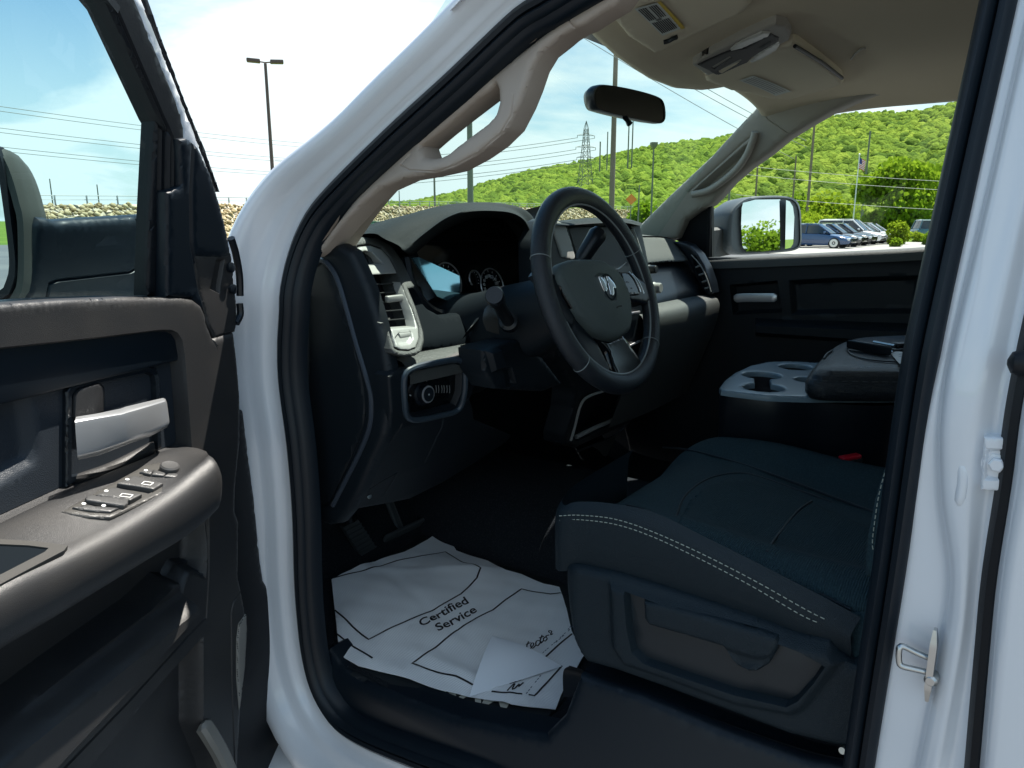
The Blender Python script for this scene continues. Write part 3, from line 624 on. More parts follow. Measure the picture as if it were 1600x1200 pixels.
# mirror arm and mirror housing outside the glass
relief('mirror_arm', DR, [(52, 350), (62, 338), (80, 340), (90, 344), (230, 336), (262, 334), (262, 475), (40, 475)], M['rubber_soft'], DOOR, h0=-.16, res=.010, rnd=.014, skirt=.04,
    lines=[([(216, 342), (214, 420), (204, 425), (90, 438), (78, 443), (74, 475)], .004, .003)])
_mn = np.array([-.766, -.643, 0.0]); MR = Fr(DO-DN*.27+DA*.27, np.array([-.643, .766, 0]), (0, 0, 1), _mn)
SM = None
hp = cat(MR.uvs([(-160, 300), (-150, 250), (-60, 226), (0, 230), (14, 243), (28, 275), (40, 318), (46, 350), (46, 435), (38, 466), (12, 486), (-100, 500), (-160, 470)], 0), 60, True)
c0 = hp.mean(0); rows_ = []
for s_, h in ((.90, .012), (.975, .010), (1.0, .0), (.99, -.012), (.95, -.035), (.84, -.07), (.5, -.10), (.02, -.105)):
    q = c0+(hp-c0)*s_; rows_.append(MR.xyz(q[:, 0], q[:, 1], np.full(len(q), h)))
mb = MB(); mb.grid(np.array(rows_), cv=True)
SM = mb.build('side_mirror', mat('mirror_housing_plastic', (.055, .06, .055), .6, spec=.12), DOOR, angle=60)
gp = cat(MR.uvs([(-160, 300), (-150, 262), (-70, 228), (-12, 238), (2, 250), (10, 282), (22, 370), (25, 415), (19, 440), (2, 456), (-90, 468), (-160, 440)], 0), 60, True); cg = gp.mean(0)
mb = MB(); q1 = cg+(gp-cg)*1.0; q2 = cg+(gp-cg)*1.10
mb.grid(np.array([MR.xyz(q1[:, 0], q1[:, 1], np.full(60, .008)), MR.xyz(q1[:, 0], q1[:, 1], np.full(60, .016)), MR.xyz(q2[:, 0], q2[:, 1], np.full(60, .016)), MR.xyz(q2[:, 0], q2[:, 1], np.full(60, -.002))]), cv=True); mb.build('mirror_rim', M['rubber'], DOOR)
# glass is aimed a little upwards and outwards
t_ = np.array([MR.xyz(p[0], p[1], .012) for p in gp]); mb = MB(); mb.add(t_, [tuple(range(60))]); mb.build('mirror_glass', M['mirror'], DOOR, smooth=False)
# the rest of the door towards its latch (beyond the left edge of the photograph)
mb = MB(); dbox(.545, .93, .64, 1.487, -.062, -.004, .012); mb.build('rear_trim_panel', M['door'], DOOR)
mb = MB(); dbox(.53, .82, 1.185, 1.268, -.01, .085, .022); mb.build('armrest_rear', M['door'], DOOR)
mb = MB(); dbox(.64, .93, 1.45, 1.500, -.075, -.01, .006); mb.build('window_sill_rear', M['rubber_soft'], DOOR)
def ft(u, z, h): return DR.xyz(u, z, h)
tz = DR.uv(165, -20, -.03)
mb = MB(); P = [ft(tz[0]-.01, tz[1]-.01, -.03), ft(tz[0]+.10, tz[1]+.055, -.03), ft(.50, 1.955, -.03), ft(.80, 1.945, -.03), ft(.90, 1.90, -.03), ft(.915, 1.5, -.03)]
mb.tube(cat(np.array(P), 50), 1, prof=[(-.022, -.022), (-.022, .016), (.022, .016), (.022, -.022)], up=DN); mb.build('window_frame', M['rubber'], DOOR)
mb = MB(); P = [ft(.44, 1.49, -.0305), ft(.905, 1.49, -.0305), ft(.89, 1.90, -.0305), ft(.80, 1.94, -.0305), ft(tz[0]+.10, tz[1]+.05, -.0305)]
# ================================================================ dashboard
zz = np.array([1.00, 1.03, 1.10, 1.20, 1.27, 1.36, 1.385, 1.40, 1.45, 1.50, 1.55, 1.60, 1.65]); yy = np.array([1.09, 1.06, 1.00, .92, .885, .868, .872, .883, .925, .975, 1.03, 1.08, 1.13])
DS = Fr((0, 0, 0), (1, 0, 0), (0, 0, 1), (0, -1, 0), lambda u, v: -np.interp(v, zz, yy))
EC = Fr((.125, 0, 0), (0, 1, 0), (0, 0, 1), (-1, 0, 0))
# end cap towards the door
DASH = relief('dashboard', EC, [(496, 398), (505, 388), (528, 381), (548, 392), (560, 418), (574, 450), (588, 494), (600, 540), (608, 590), (608, 640), (600, 682), (582, 722), (562, 770), (545, 800), (528, 820), (512, 822), (495, 815), (470, 815), (470, 440)], M['plastic'], TR, res=.008, rnd=.012, skirt=.012,
    feats=[([(478, 425), (500, 408), (518, 425), (535, 470), (552, 540), (568, 600), (572, 650), (562, 690), (540, 740), (515, 790), (478, 800)], -.008, .008)])
relief('end_cap_panel', EC, [(478, 425), (498, 409), (508, 412), (528, 450), (545, 510), (562, 575), (570, 625), (568, 670), (550, 715), (520, 775), (512, 788), (478, 800)], M['plastic'], DASH, h0=-.004, res=.02, rnd=.004, skirt=.01)
mb = MB(); mb.tube(cat(EC.ats([(500, 406), (512, 412), (526, 434), (538, 470), (556, 535), (574, 595), (580, 625), (578, 665), (563, 705), (538, 755), (520, 790)], .001), 60), .0045, n=8, squash=1); mb.build('end_cap_strip', mat('satin_strip', (.03, .04, .055), .35), DASH)
# closing skin between the end cap and the dash face, and the vent surround
relief('dash_face', DS, [(528, 380), (560, 371), (600, 372), (633, 396), (642, 440), (668, 482), (690, 494), (712, 492), (745, 472), (840, 455), (840, 540), (655, 548), (640, 580), (596, 600), (588, 540), (576, 494), (562, 450), (548, 418), (536, 392)], M['matt'], DASH, res=.01, rnd=.006, skirt=.02, h0=-.034, holes=[[(562, 396), (585, 392), (602, 402), (625, 440), (650, 505), (652, 540), (625, 546), (612, 520), (590, 470)]])  # near-black with little shine: shade under the hood put into colour
ring_o = [(538, 374), (560, 370), (592, 372), (615, 385), (632, 410), (645, 440), (650, 447), (649, 450), (640, 452), (655, 490), (664, 520), (665, 535), (660, 550), (650, 557), (630, 558), (618, 553), (613, 546), (604, 510), (590, 470), (572, 430), (556, 405), (548, 398), (540, 388)]
ring_i = [(553, 391), (562, 384), (580, 382), (598, 388), (610, 402), (622, 425), (638, 467), (656, 512), (657, 528), (652, 545), (640, 549), (625, 548), (618, 544), (608, 512), (592, 466), (575, 432), (560, 408)]
VENT = relief('air_vent', DS, ring_o, M['dash'], TR, res=.004, rnd=.006, skirt=.05, h0=.018, holes=[ring_i])
vi = [(555, 392), (563, 386), (580, 384), (597, 390), (609, 404), (621, 427), (637, 468), (654, 512), (655, 528), (650, 543), (640, 547), (626, 546), (619, 542), (609, 510), (593, 464), (576, 431), (561, 407)]
h_up = [(553, 399), (562, 394), (572, 392), (582, 395), (590, 403), (598, 412), (585, 414), (562, 415)]
h_dn = [(573, 430), (622, 427), (632, 458), (647, 500), (649, 511), (606, 514), (590, 468)]
relief('vent_bezel', DS, vi, M['grey'], VENT, res=.003, rnd=.0025, skirt=.02, h0=.016, holes=[h_up, h_dn], feats=[([(616, 528), (622, 520), (643, 518), (646, 530), (640, 538), (624, 540)], -.004, .003)])
relief('vent_cavity', DS, [(535, 380), (610, 375), (680, 530), (600, 560)], M['ink'], VENT, h0=-.045, res=.02, skirt=0)
sl = mat('vent_slat_plastic', (.03, .033, .034), .5)
for a, b in (((583, 445), (625, 442)), ((587, 458.5), (627, 456)), ((594, 473), (637, 469)), ((597, 487), (640, 483)), ((602, 501), (643, 497))):
    A0 = DS.at(a[0]-4, a[1], -.008); B0 = DS.at(b[0]+3, b[1], -.008); mb = MB(); mb.box((A0+B0)/2, (np.linalg.norm(B0-A0), .007, .0022), .0008, B0-A0, (0, 1, -.12)); mb.build('vent_slat', sl, VENT)
for k in range(3):
    A0 = DS.at(558+k*8, 398, -.004); B0 = DS.at(566+k*8, 415, -.004); mb = MB(); mb.box((A0+B0)/2, (np.linalg.norm(B0-A0), .0015, .008), .0004, B0-A0, (0, 0, 1)); mb.build('vent_slat', sl, VENT)
mb = MB(); A0, B0 = DS.at(603, 468, .004), DS.at(629, 465, .004); mb.box((A0+B0)/2, (np.linalg.norm(B0-A0), .012, .009), .003, B0-A0, (0, 0, 1), seg=3); mb.build('vent_thumb_tab', M['grey'], VENT)
mb = MB(); mb.tube([DS.at(620, 527, .004), DS.at(637, 524, .004)], .009, n=18); mb.build('vent_thumb_wheel', M['grey'], VENT)
# ---- lower panel with its lit shelf and the light switch
KN = Fr((0, 0, 0), (1, 0, 0), (0, 0, 1), (0, -1, 0), lambda u, v: -np.interp(v, [1.0, 1.03, 1.12, 1.20, 1.25, 1.29, 1.35, 1.40], [1.09, 1.06, .985, .925, .885, .868, .860, .860]))
knee = [(607, 588), (617, 580), (640, 574), (738, 553), (743, 562), (743, 600), (735, 625), (742, 655), (800, 680), (790, 692), (740, 725), (715, 740), (690, 755), (640, 780), (560, 795), (520, 820), (545, 790), (580, 730), (602, 690), (610, 650)]
KP = relief('knee_panel', KN, knee, M['plastic'], TR, res=.0045, rnd=.005, skirt=.03,
    feats=[([(637, 590), (648, 579), (712, 567), (720, 572), (722, 585), (721, 612), (712, 634), (652, 650), (641, 645), (637, 625)], -.014, .006)],
    lines=[([(627, 664), (600, 705), (560, 770)], .002, .002), ([(692, 656), (690, 668), (664, 722)], .002, .002), ([(565, 772), (600, 750), (622, 738), (598, 775)], .002, .002), ([(727, 628), (740, 615)], .0015, .002)])
# rolled top of that panel (paler plastic, sunlight put into its colour)
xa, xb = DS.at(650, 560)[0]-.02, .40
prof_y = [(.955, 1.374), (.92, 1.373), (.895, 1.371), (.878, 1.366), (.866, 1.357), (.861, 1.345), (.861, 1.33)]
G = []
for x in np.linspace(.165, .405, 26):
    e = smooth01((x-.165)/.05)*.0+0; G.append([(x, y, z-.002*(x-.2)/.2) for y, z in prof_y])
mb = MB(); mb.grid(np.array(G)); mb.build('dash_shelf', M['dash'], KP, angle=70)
mb = MB(); mb.tube(cat(KN.ats([(632, 588), (646, 575), (680, 567), (714, 562), (725, 570), (727, 585), (726, 613), (716, 640), (685, 650), (652, 656), (636, 650), (632, 625)], .003), 70, True), .0055, True, n=8); mb.build('switch_surround', mat('surround_plastic', (.03, .045, .06), .35), KP)
relief('light_switch_panel', KN, [(638, 589), (649, 580), (711, 568), (719, 573), (720, 586), (719, 612), (710, 632), (653, 648), (643, 643), (638, 625)], M['black'], KP, h0=-.012, res=.006, skirt=.0)
kc = KN.at(658, 615, -.012); mb = MB(); mb.lathe(kc, (0, -1, .05), [(.021, 0), (.021, .004), (.0165, .006), (.0155, .016), (.0135, .018), (.0118, .0155)], n=32); mb.build('light_knob', M['plastic_s'], KP)
mb = MB(); mb.lathe(kc+np.array([0, -.0165, .001]), (0, -1, .05), [(.0152, -.0005), (.0152, .0012), (.0132, .0014)], n=32); mb.build('light_knob_ring', M['silver'], KP)
mb = MB(); mb.lathe(kc+np.array([0, -.0175, .001]), (0, -1, .05), [(.0125, -.0), (.0125, .0012)], n=24)
mb.build('light_knob_face', M['plastic'], KP)
dp_ = mat('dim_print', (.35, .37, .36), .6)
mb = MB(); mb.lathe(kc+np.array([0, -.0188, .001]), (0, -1, .05), [(.0018, 0), (.0018, .0005)], n=8); mb.build('switch_marking', dp_, KP, smooth=False)
for (x, y) in ((650, 592), (655, 590), (661, 591), (666, 595), (641, 618)): mb = MB(); v, f = ribbon(KN, [(x-1, y-1), (x+1.5, y+.5)], .0022, h=-.0112, d=.002); mb.add(v, f); mb.build('switch_marking', dp_, KP, smooth=False)
for x in (681, 685, 690, 693.5, 698, 702): mb = MB(); v, f = ribbon(KN, [(x, 602), (x+.8, 608), (x+.3, 614)], .0010, h=-.0108, d=.003); mb.add(v, f); mb.build('switch_marking', dp_, KP, smooth=False)
mb = MB(); mb.lathe(KN.at(577, 775, .001), (0, -1, .3), [(.0055, 0), (.005, .001), (.002, .0012)], n=12); mb.build('panel_screw', M['steel'], KP)
# ---- cluster: brow, bezel, gauges, lens
Y = lambda pts, y: np.array([W(p[0], p[1], y=y) for p in pts])
r0 = np.array([(x, 1.46, 1.535) for x in np.linspace(.27, .70, 8)])
r1 = np.array([(x, 1.25, 1.545+.05*math.exp(-((x-.48)/.13)**2)) for x in np.linspace(.26, .66, 8)])
r2 = Y([(572, 365), (588, 357), (625, 340), (665, 327), (705, 319.5), (755, 318), (797, 325), (818, 338), (828, 358), (832, 380)], 1.03)
r3 = Y([(602, 374), (612, 366), (634, 352), (668, 336), (705, 325), (755, 321), (797, 327), (818, 340), (829, 360), (833, 380)], .975)
r4 = Y([(624, 384), (629, 387), (638, 380), (664, 361), (700, 337), (738, 327), (785, 328), (812, 337), (827, 355), (833, 380)], .95)
r5 = Y([(629, 391), (632, 394), (642, 388), (664, 366), (700, 342), (738, 331), (785, 332), (812, 341), (825, 358), (831, 385)], .946)
r6 = Y([(640, 400), (650, 395), (662, 385), (680, 370), (710, 352), (745, 341), (785, 342), (808, 352), (822, 372), (828, 400)], 1.05)
mb = MB(); mb.grid(loft([r0, r1, r2, r3, r4, r5, r6], 50, 60)); BROW = mb.build('cluster_hood', M['dash_top'], TR, angle=75)
CLN = np.array([0, -math.cos(.25), math.sin(.25)]); CLB = np.array([0, math.sin(.25), math.cos(.25)])
CL = Fr(W(740, 440, y=1.02), (1, 0, 0), CLB, CLN)
relief('gauge_face', CL, [(625, 380), (850, 320), (850, 520), (690, 520), (640, 470)], M['black'], BROW, h0=-.02, res=.03, skirt=0)
mb = MB()
mb.tube(cat(CL.ats([(637, 402), (645, 440), (662, 470), (680, 486), (700, 491), (722, 484), (742, 470), (770, 463), (830, 462)], .035), 50), 1, prof=[(-.008, -.03), (-.008, 0), (0, .004), (.008, 0), (.008, -.06)], up=CLN); mb.build('cluster_bezel', M['plastic_s'], BROW)
def gauge(px, py, r, full=True):
    c = CL.uv(px, py, -.015); mbs = MB()
    a = np.linspace(math.radians(-40), math.radians(220), 40); P = np.stack([c[0]+r*np.cos(a), c[1]+r*np.sin(a)], 1)
    mbs.tube(CL.xyz(P[:, 0], P[:, 1], -.014), .0016, n=6); mbs.build('gauge_ring', M['silver'], BROW)
    mbt = MB()
    for k in range(11):
        t = math.radians(215-25*k); v, f = ribbon(CL, [(c[0]+r*.80*math.cos(t), c[1]+r*.80*math.sin(t)), (c[0]+r*.93*math.cos(t), c[1]+r*.93*math.sin(t))], .0016, h=-.0185, px=False, d=.01); mbt.add(v, f)
        if full and k % 1 == 0:
            s_ = str(k*10*2 if k else 0); w_ = .0042*len(s_); q = (c[0]+r*.60*math.cos(t)-w_/2, c[1]+r*.60*math.sin(t)-.0035)
            text_on(mbt, CL, s_, q, (q[0]+w_, q[1]), (q[0], q[1]+.007), h=-.0185, px=False, bold=.02)
    mbt.build('gauge_numbers', M['white'], BROW, smooth=False)
gauge(769, 447, .040); gauge(742, 436, .019, False); gauge(700, 440, .040)
# lens patch cut to the sky reflection's outline, its blue put into the metal
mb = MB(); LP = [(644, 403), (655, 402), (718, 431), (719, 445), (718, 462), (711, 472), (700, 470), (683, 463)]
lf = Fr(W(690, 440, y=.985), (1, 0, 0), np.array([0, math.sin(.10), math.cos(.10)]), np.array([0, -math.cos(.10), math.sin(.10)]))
relief('cluster_reflection', lf, LP, mat('sky_tinted_lens', (.20, .42, .52), .04, .85), BROW, res=.05, skirt=.003, rnd=0)
# ---- steering column
WC = W(939, 453, y=.668); tilt = math.radians(20); WN = np.array([0, -math.cos(tilt), math.sin(tilt)]); WU = np.array([0, math.sin(tilt), math.cos(tilt)])
mb = MB()
prof = [(-.045, .052, .050), (-.06, .062, .058), (-.09, .068, .062), (-.14, .074, .070), (-.20, .080, .078), (-.27, .088, .085), (-.33, .110, .10), (-.37, .12, .11)]
G = []
for d, rx, ru in prof:
    c = WC+WN*d-WU*.008; G.append([c+np.array([1, 0, 0])*rx*np.sign(math.cos(t))*abs(math.cos(t))**.75+WU*ru*np.sign(math.sin(t))*abs(math.sin(t))**.75 for t in np.linspace(0, 2*math.pi, 40, endpoint=False)])
mb.grid(np.array(G), cv=True); mb.add(np.array(G[0]), [tuple(range(40))]); SC = mb.build('steering_column', M['plastic'], TR, angle=60)
# flared cowl round the column with its sunlit edge
mb = MB(); mb.grid(loft([Y([(742, 500), (752, 485), (768, 470), (790, 462)], .90), Y([(728, 520), (746, 500), (762, 484), (776, 470)], .885), Y([(722, 530), (742, 512), (758, 500), (772, 486)], .90)], 16, 16)); mb.build('column_cowl', M['plastic'], SC)
relief('column_lower_cover', Fr((0, .80, 0), (1, 0, 0), (0, 0, 1), (0, -1, 0)), [(755, 548), (775, 541), (812, 530), (850, 560), (880, 600), (850, 612), (800, 610), (775, 608), (758, 580)], M['plastic'], SC, res=.01, rnd=.008, skirt=.05,
    feats=[([(758, 548), (780, 543), (790, 575), (768, 582)], .010, .006), ([(786, 578), (800, 574), (808, 600), (792, 606)], -.01, .004)])
# multifunction stalk: shaft and thick round end
kn = W(772, 461, y=.705); base = W(796, 505, y=.80)
dv = (kn-base)/np.linalg.norm(kn-base)
mb = MB(); mb.tube([base, base+dv*.02, base+dv*.022, kn-dv*.035, kn-dv*.030, kn-dv*.004, kn], [.018, .017, .011, .010, .0145, .0150, .0135], n=22)
mb.build('turn_signal_stalk', M['plastic_s'], SC, angle=50)
mb = MB(); mb.grid(loft([Y([(757, 483), (764, 476), (772, 482)], .80), Y([(754, 500), (764, 500), (778, 500)], .785), Y([(760, 516), (770, 520), (780, 522)], .80)], 12, 12)); mb.build('column_lit_side', M['dash'], SC)  # paler sheet: sunlight on the shroud's left top put into colour
# gear selector behind the wheel
mb = MB(); g0, g1 = W(905, 410, y=.74), W(938, 360, y=.72); dv = (g1-g0)/np.linalg.norm(g1-g0)
mb.tube([g0, g0+dv*.01, g0+dv*.05, g1-dv*.01, g1], [.011, .015, .017, .018, .013], n=20); mb.tube([g0, g0-dv*.06+np.array([0, .03, -.01])], [.008, .009], n=12); mb.build('gear_selector', M['plastic_s'], SC, angle=50)
# ---- steering wheel
WF = Fr(WC, (1, 0, 0), WU, WN)
RW = .1745
P = np.array([WC+RW*(math.cos(t)*np.array([1, 0, 0])+math.sin(t)*WU) for t in np.linspace(0, 2*math.pi, 120, endpoint=False)])
mb = MB()
k = 120; V = []
for i in range(k):
    t = 2*math.pi*i/k; er = math.cos(t)*np.array([1, 0, 0])+math.sin(t)*WU
    for j in range(18):
        a = 2*math.pi*j/18; V.append(WC+RW*er+.0185*math.cos(a)*er+.0155*math.sin(a)*WN)
mb.add(V, [(i*18+j, i*18+(j+1) % 18, ((i+1) % k)*18+(j+1) % 18, ((i+1) % k)*18+j) for i in range(k) for j in range(18)])
SW = mb.build('steering_wheel', mat('wheel_leather', (.014, .018, .024), .30, bump=(520, .0003, 'vor')), TR)
mb = MB()      # bright inner seam and the joint rings of the leather
V = np.array([WC+(RW-.0168)*(math.cos(t)*np.array([1, 0, 0])+math.sin(t)*WU)+.0078*WN for t in np.linspace(0, 2*math.pi, 120, endpoint=False)]); mb.tube(V, .0017, True, n=6)
for deg in (22, 158, 222, 318):
    t = math.radians(deg); er = math.cos(t)*np.array([1, 0, 0])+math.sin(t)*WU; c = WC+RW*er
    mb.tube([c+.0188*math.cos(a)*er+.0158*math.sin(a)*WN for a in np.linspace(0, 2*math.pi, 24, endpoint=False)], .0007, True, n=5)
mb.build('rim_seam', mat('seam', (.26, .29, .29), .3), SW)
hubo = rounded(WF.uvs([(866, 432), (872, 412), (890, 406), (935, 407), (958, 420), (972, 440), (982, 470), (984, 500), (980, 520), (958, 534), (942, 532), (925, 522), (900, 495), (880, 462)], .011), .012)
hc = hubo.mean(0)
HUB = relief('wheel_hub', WF, hubo, mat('airbag_cover', (.066, .086, .084), .5, bump=(520, .0004, 'vor')), SW, px=False, h0=.020, res=.005, rnd=.012, skirt=.010, hfun=lambda u, v: .012*np.exp(-(((u-hc[0])/.07)**2+((v-hc[1])/.07)**2)), feats=[(WF.uvs([(934, 430), (940, 424), (952, 426), (962, 436), (969, 455), (968, 468), (958, 470), (946, 462), (936, 446)], .035), -.002, .002)])
c_b = WF.at(952, 448, .030); mb = MB(); mb.tube([c_b+.0205*(math.cos(t)*np.array([1, 0, 0])*.95+math.sin(t)*WU*1.12) for t in np.linspace(0, 2*math.pi, 40, endpoint=False)], .0016, True, n=6); mb.build('badge_ring', M['seat_v'], SW)
# ram's head badge
bs = lambda pts: WF.uvs(pts, .032)
relief('badge', WF, bs([(936, 432), (939, 431.5), (944, 437), (946.5, 442), (950, 452), (948.5, 456), (945, 455), (941, 446)]), M['chrome'], SW, px=False, h0=.0318, res=.0015, rnd=.0012, skirt=.004)
relief('badge', WF, bs([(948, 431), (951, 431), (956, 437), (960, 442), (963.5, 449), (963, 451), (959.5, 450.5), (960.5, 458), (958.5, 463), (955.5, 460), (952, 446), (951, 440)]), M['chrome'], SW, px=False, h0=.0318, res=.0015, rnd=.0012, skirt=.004)
relief('badge', WF, bs([(942.5, 432), (946, 433), (949, 440), (949.5, 446), (946, 443), (943, 437)]), M['silver'], SW, px=False, h0=.031, res=.0015, rnd=.001, skirt=.004)
mb = MB(); v, f = ribbon(WF, [(963, 481), (967, 478.5), (972, 478)], .0026, h=.0315, d=.003); mb.add(v, f); mb.build('airbag_mark', M['ink'], SW, smooth=False)
# spokes
spm = M['plastic_s']
relief('wheel_spoke', WF, WF.uvs([(862, 425), (872, 428), (880, 462), (902, 498), (896, 512), (880, 500), (866, 470), (858, 440), (846, 425), (850, 418)], .01), spm, SW, px=False, h0=.010, res=.006, rnd=.006, skirt=.022)
relief('wheel_spoke', WF, WF.uvs([(960, 422), (975, 424), (990, 428), (1010, 440), (1018, 470), (1010, 474), (988, 470), (980, 468)], .01), spm, SW, px=False, h0=.010, res=.006, rnd=.006, skirt=.022)
relief('wheel_spoke', WF, WF.uvs([(955, 528), (975, 520), (984, 530), (1002, 556), (1014, 578), (1008, 592), (985, 600), (968, 594), (958, 575), (950, 548), (925, 520), (940, 526)], .01), M['black'], SW, px=False, h0=.008, res=.006, rnd=.010, skirt=.018)
relief('wheel_spoke', WF, WF.uvs([(900, 490), (912, 505), (938, 535), (958, 575), (952, 592), (930, 570), (905, 530), (890, 500)], .01), spm, SW, px=False, h0=.006, res=.006, rnd=.005, skirt=.018)
mb = MB(); mb.tube(cat(WF.ats([(908, 486), (918, 500), (932, 516), (946, 528)], .014), 20), np.r_[.3, np.ones(18), .3], prof=[(-.004, -.003), (-.004, .001), (0, .002), (.004, .001), (.004, -.003)], up=WN); mb.build('spoke_trim', mat('spoke_trim', (.10, .105, .12), .3, .6), SW)
relief('spoke_buttons', WF, WF.uvs([(871, 433), (880, 434), (890, 450), (898, 470), (902, 486), (893, 482), (882, 464), (874, 448)], .012), M['black'], SW, px=False, h0=.0135, res=.004, rnd=.002, skirt=.006)
relief('spoke_buttons', WF, WF.uvs([(968, 425), (983, 426), (993, 437), (1000, 455), (998, 461), (982, 462), (974, 445)], .012), M['black'], SW, px=False, h0=.0135, res=.004, rnd=.002, skirt=.006)
mb = MB()
for o in (0, 5): mb.tube(cat(WF.ats([(983+o, 425+o*.6), (992+o, 436+o*.6), (999+o, 450+o*.6), (1001+o, 456+o*.5)], .015), 16), .0012, n=6)
mb.tube(cat(WF.ats([(957, 421), (966, 420), (972, 416), (978, 410)], .010), 12), .0012, n=6)
mb.build('spoke_accent', M['silver'], SW)
dp2 = mat('dim_print2', (.2, .2, .2), .6)
for x, y in ((980, 440), (982.5, 440.5), (977, 441), (987, 450), (878, 446), (884, 456), (889, 467)): mb = MB(); v, f = ribbon(WF, [(x-1, y), (x+1, y+.6)], .0018, h=.0142, d=.002); mb.add(v, f); mb.build('button_mark', dp2, SW, smooth=False)
# ---- centre stack
CSF = Fr((0, .86, 0), (1, 0, 0), (0, 0, 1), (0, -1, 0), lambda u, v: -.22*np.maximum(0, v-1.44)-.35*np.maximum(0, 1.30-v))
cs_out = [(862, 347), (872, 342), (885, 349), (905, 346), (960, 342), (990, 344), (1001, 350), (1009, 385), (1018, 430), (1028, 470), (1034, 505), (1036, 530), (1030, 560), (1012, 615), (990, 655), (978, 664), (900, 700), (884, 694), (884, 680), (896, 640), (900, 610), (870, 560), (850, 480), (850, 380)]
CS = relief('center_stack', CSF, cs_out, M['plastic'], TR, res=.009, rnd=.007, skirt=.06,
    feats=[([(887, 355), (905, 352), (985, 352), (994, 372), (1004, 410), (1008, 430), (915, 440), (900, 405)], -.012, .006), ([(906, 622), (918, 614), (986, 604), (995, 612), (985, 640), (972, 655), (902, 690), (893, 684)], -.045, .010)])
relief('touch_screen', CSF, [(889, 357), (905, 354), (983, 354), (992, 374), (1001, 410), (1004, 427), (918, 436), (903, 404)], M['plastic'], CS, h0=-.0105, res=.02, skirt=0)
relief('stack_side_panel', CSF, [(862, 346), (870, 344), (884, 352), (892, 375), (900, 404), (894, 406), (878, 402), (868, 370)], M['grey'], CS, h0=.003, res=.006, rnd=.002, skirt=.006)
mb = MB(); mb.grid(loft([Y([(868, 345), (890, 343), (930, 340), (975, 341), (1002, 348)], 1.10), Y([(866, 346), (888, 346), (930, 341), (975, 342), (1003, 350)], .92), Y([(866, 352), (888, 352), (930, 349), (975, 348), (1001, 353)], .872)], 30, 16)); mb.build('stack_hood', M['dash_top'], CS)
mb = MB(); mb.tube(cat(CSF.ats([(988, 358), (1000, 392), (1012, 432), (1024, 472), (1031, 505)], .004), 30), 1, prof=[(-.005, -.004), (-.005, .002), (0, .004), (.005, .002), (.005, -.004)], up=(0, -1, 0)); mb.build('stack_trim', M['grey'], CS)
for (x, y, r) in ((1015, 421, .011), (1022, 450, .014), (1034, 500, .013)):
    mb = MB(); mb.lathe(CSF.at(x, y, .0), (0, -1, .05), [(r*1.15, 0), (r, .004), (r*.95, .018), (r*.8, .02)], n=20); mb.build('stack_knob', M['grey'] if y > 430 and y < 480 else M['plastic_s'], CS)
for (a, b) in (((984, 490), (996, 488)), ((985, 540), (1001, 532))):
    mb = MB(); P = CSF.ats([a, b], .004); mb.box(P.mean(0), (np.linalg.norm(P[1]-P[0])*1.6, .004, .006), .001, P[1]-P[0], (0, 1, 0)); mb.build('stack_trim', M['silver'], CS)
# bin liner with its rims, lit edges put into a pale grey
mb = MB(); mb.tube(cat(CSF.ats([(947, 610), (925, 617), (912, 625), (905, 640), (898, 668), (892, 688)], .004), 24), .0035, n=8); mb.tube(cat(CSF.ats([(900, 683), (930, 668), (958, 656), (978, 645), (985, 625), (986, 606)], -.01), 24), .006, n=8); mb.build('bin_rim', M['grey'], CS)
mb = MB(); mb.grid(loft([CSF.ats([(925, 697), (945, 688), (966, 677)], -.01), CSF.ats([(936, 704), (946, 702), (956, 696)], -.015), CSF.ats([(942, 712), (946, 713), (949, 711)], -.02)], 10, 12)); mb.build('stack_foot', M['dash'], CS)
mb = MB(); mb.tube(cat(CSF.ats([(900, 706), (940, 690), (968, 674), (985, 655), (1000, 628), (1007, 614)], .003), 24), .0025, n=6); mb.build('stack_edge', M['plastic_s'], CS)
# ---- passenger side: pad, glove boxes, shelf, vent, lower panel
pad = relief('passenger_dash', DS, [(990, 352), (1003, 366), (1030, 369), (1052, 373), (1066, 380), (1078, 396), (1086, 408), (1072, 409), (1045, 410), (1015, 413), (1000, 400), (980, 370)], M['dash'], TR, res=.01, rnd=.012, skirt=.04, h0=.012)
relief('upper_glove_box', DS, [(985, 400), (1018, 412), (1085, 407), (1108, 440), (1114, 466), (1080, 470), (1025, 480), (1000, 440)], M['plastic_s'], pad, h0=-.025, res=.02, skirt=0)
px_ = [(.965, 1.377), (.93, 1.377), (.90, 1.375), (.872, 1.368), (.858, 1.355), (.855, 1.33), (.865, 1.28), (.90, 1.18), (.95, 1.05)]
G = np.array([[(x, y-.02*math.exp(-((x-1.22)/.25)**2), z) for y, z in px_] for x in np.linspace(1.0, 1.53, 30)]); mb = MB(); mb.grid(np.stack([cat(g, 30) for g in G])); mb.build('lower_glove_box', M['dash'], pad, angle=70)
pv = relief('passenger_air_vent', EC if False else Fr((1.50, 0, 0), (0, 1, 0), (0, 0, 1), (-1, 0, 0)), [(1049, 378), (1060, 377), (1075, 382), (1090, 397), (1102, 418), (1110, 442), (1113, 458), (1106, 463), (1098, 455), (1085, 430), (1072, 402), (1062, 390)], M['plastic_s'], TR, h0=.01, res=.006, rnd=.006, skirt=.05,
    feats=[([(1081, 400), (1088, 400), (1100, 422), (1108, 448), (1104, 456), (1098, 448), (1088, 424)], -.010, .003)])
mb = MB(); PVF = Fr((1.50, 0, 0), (0, 1, 0), (0, 0, 1), (-1, 0, 0))
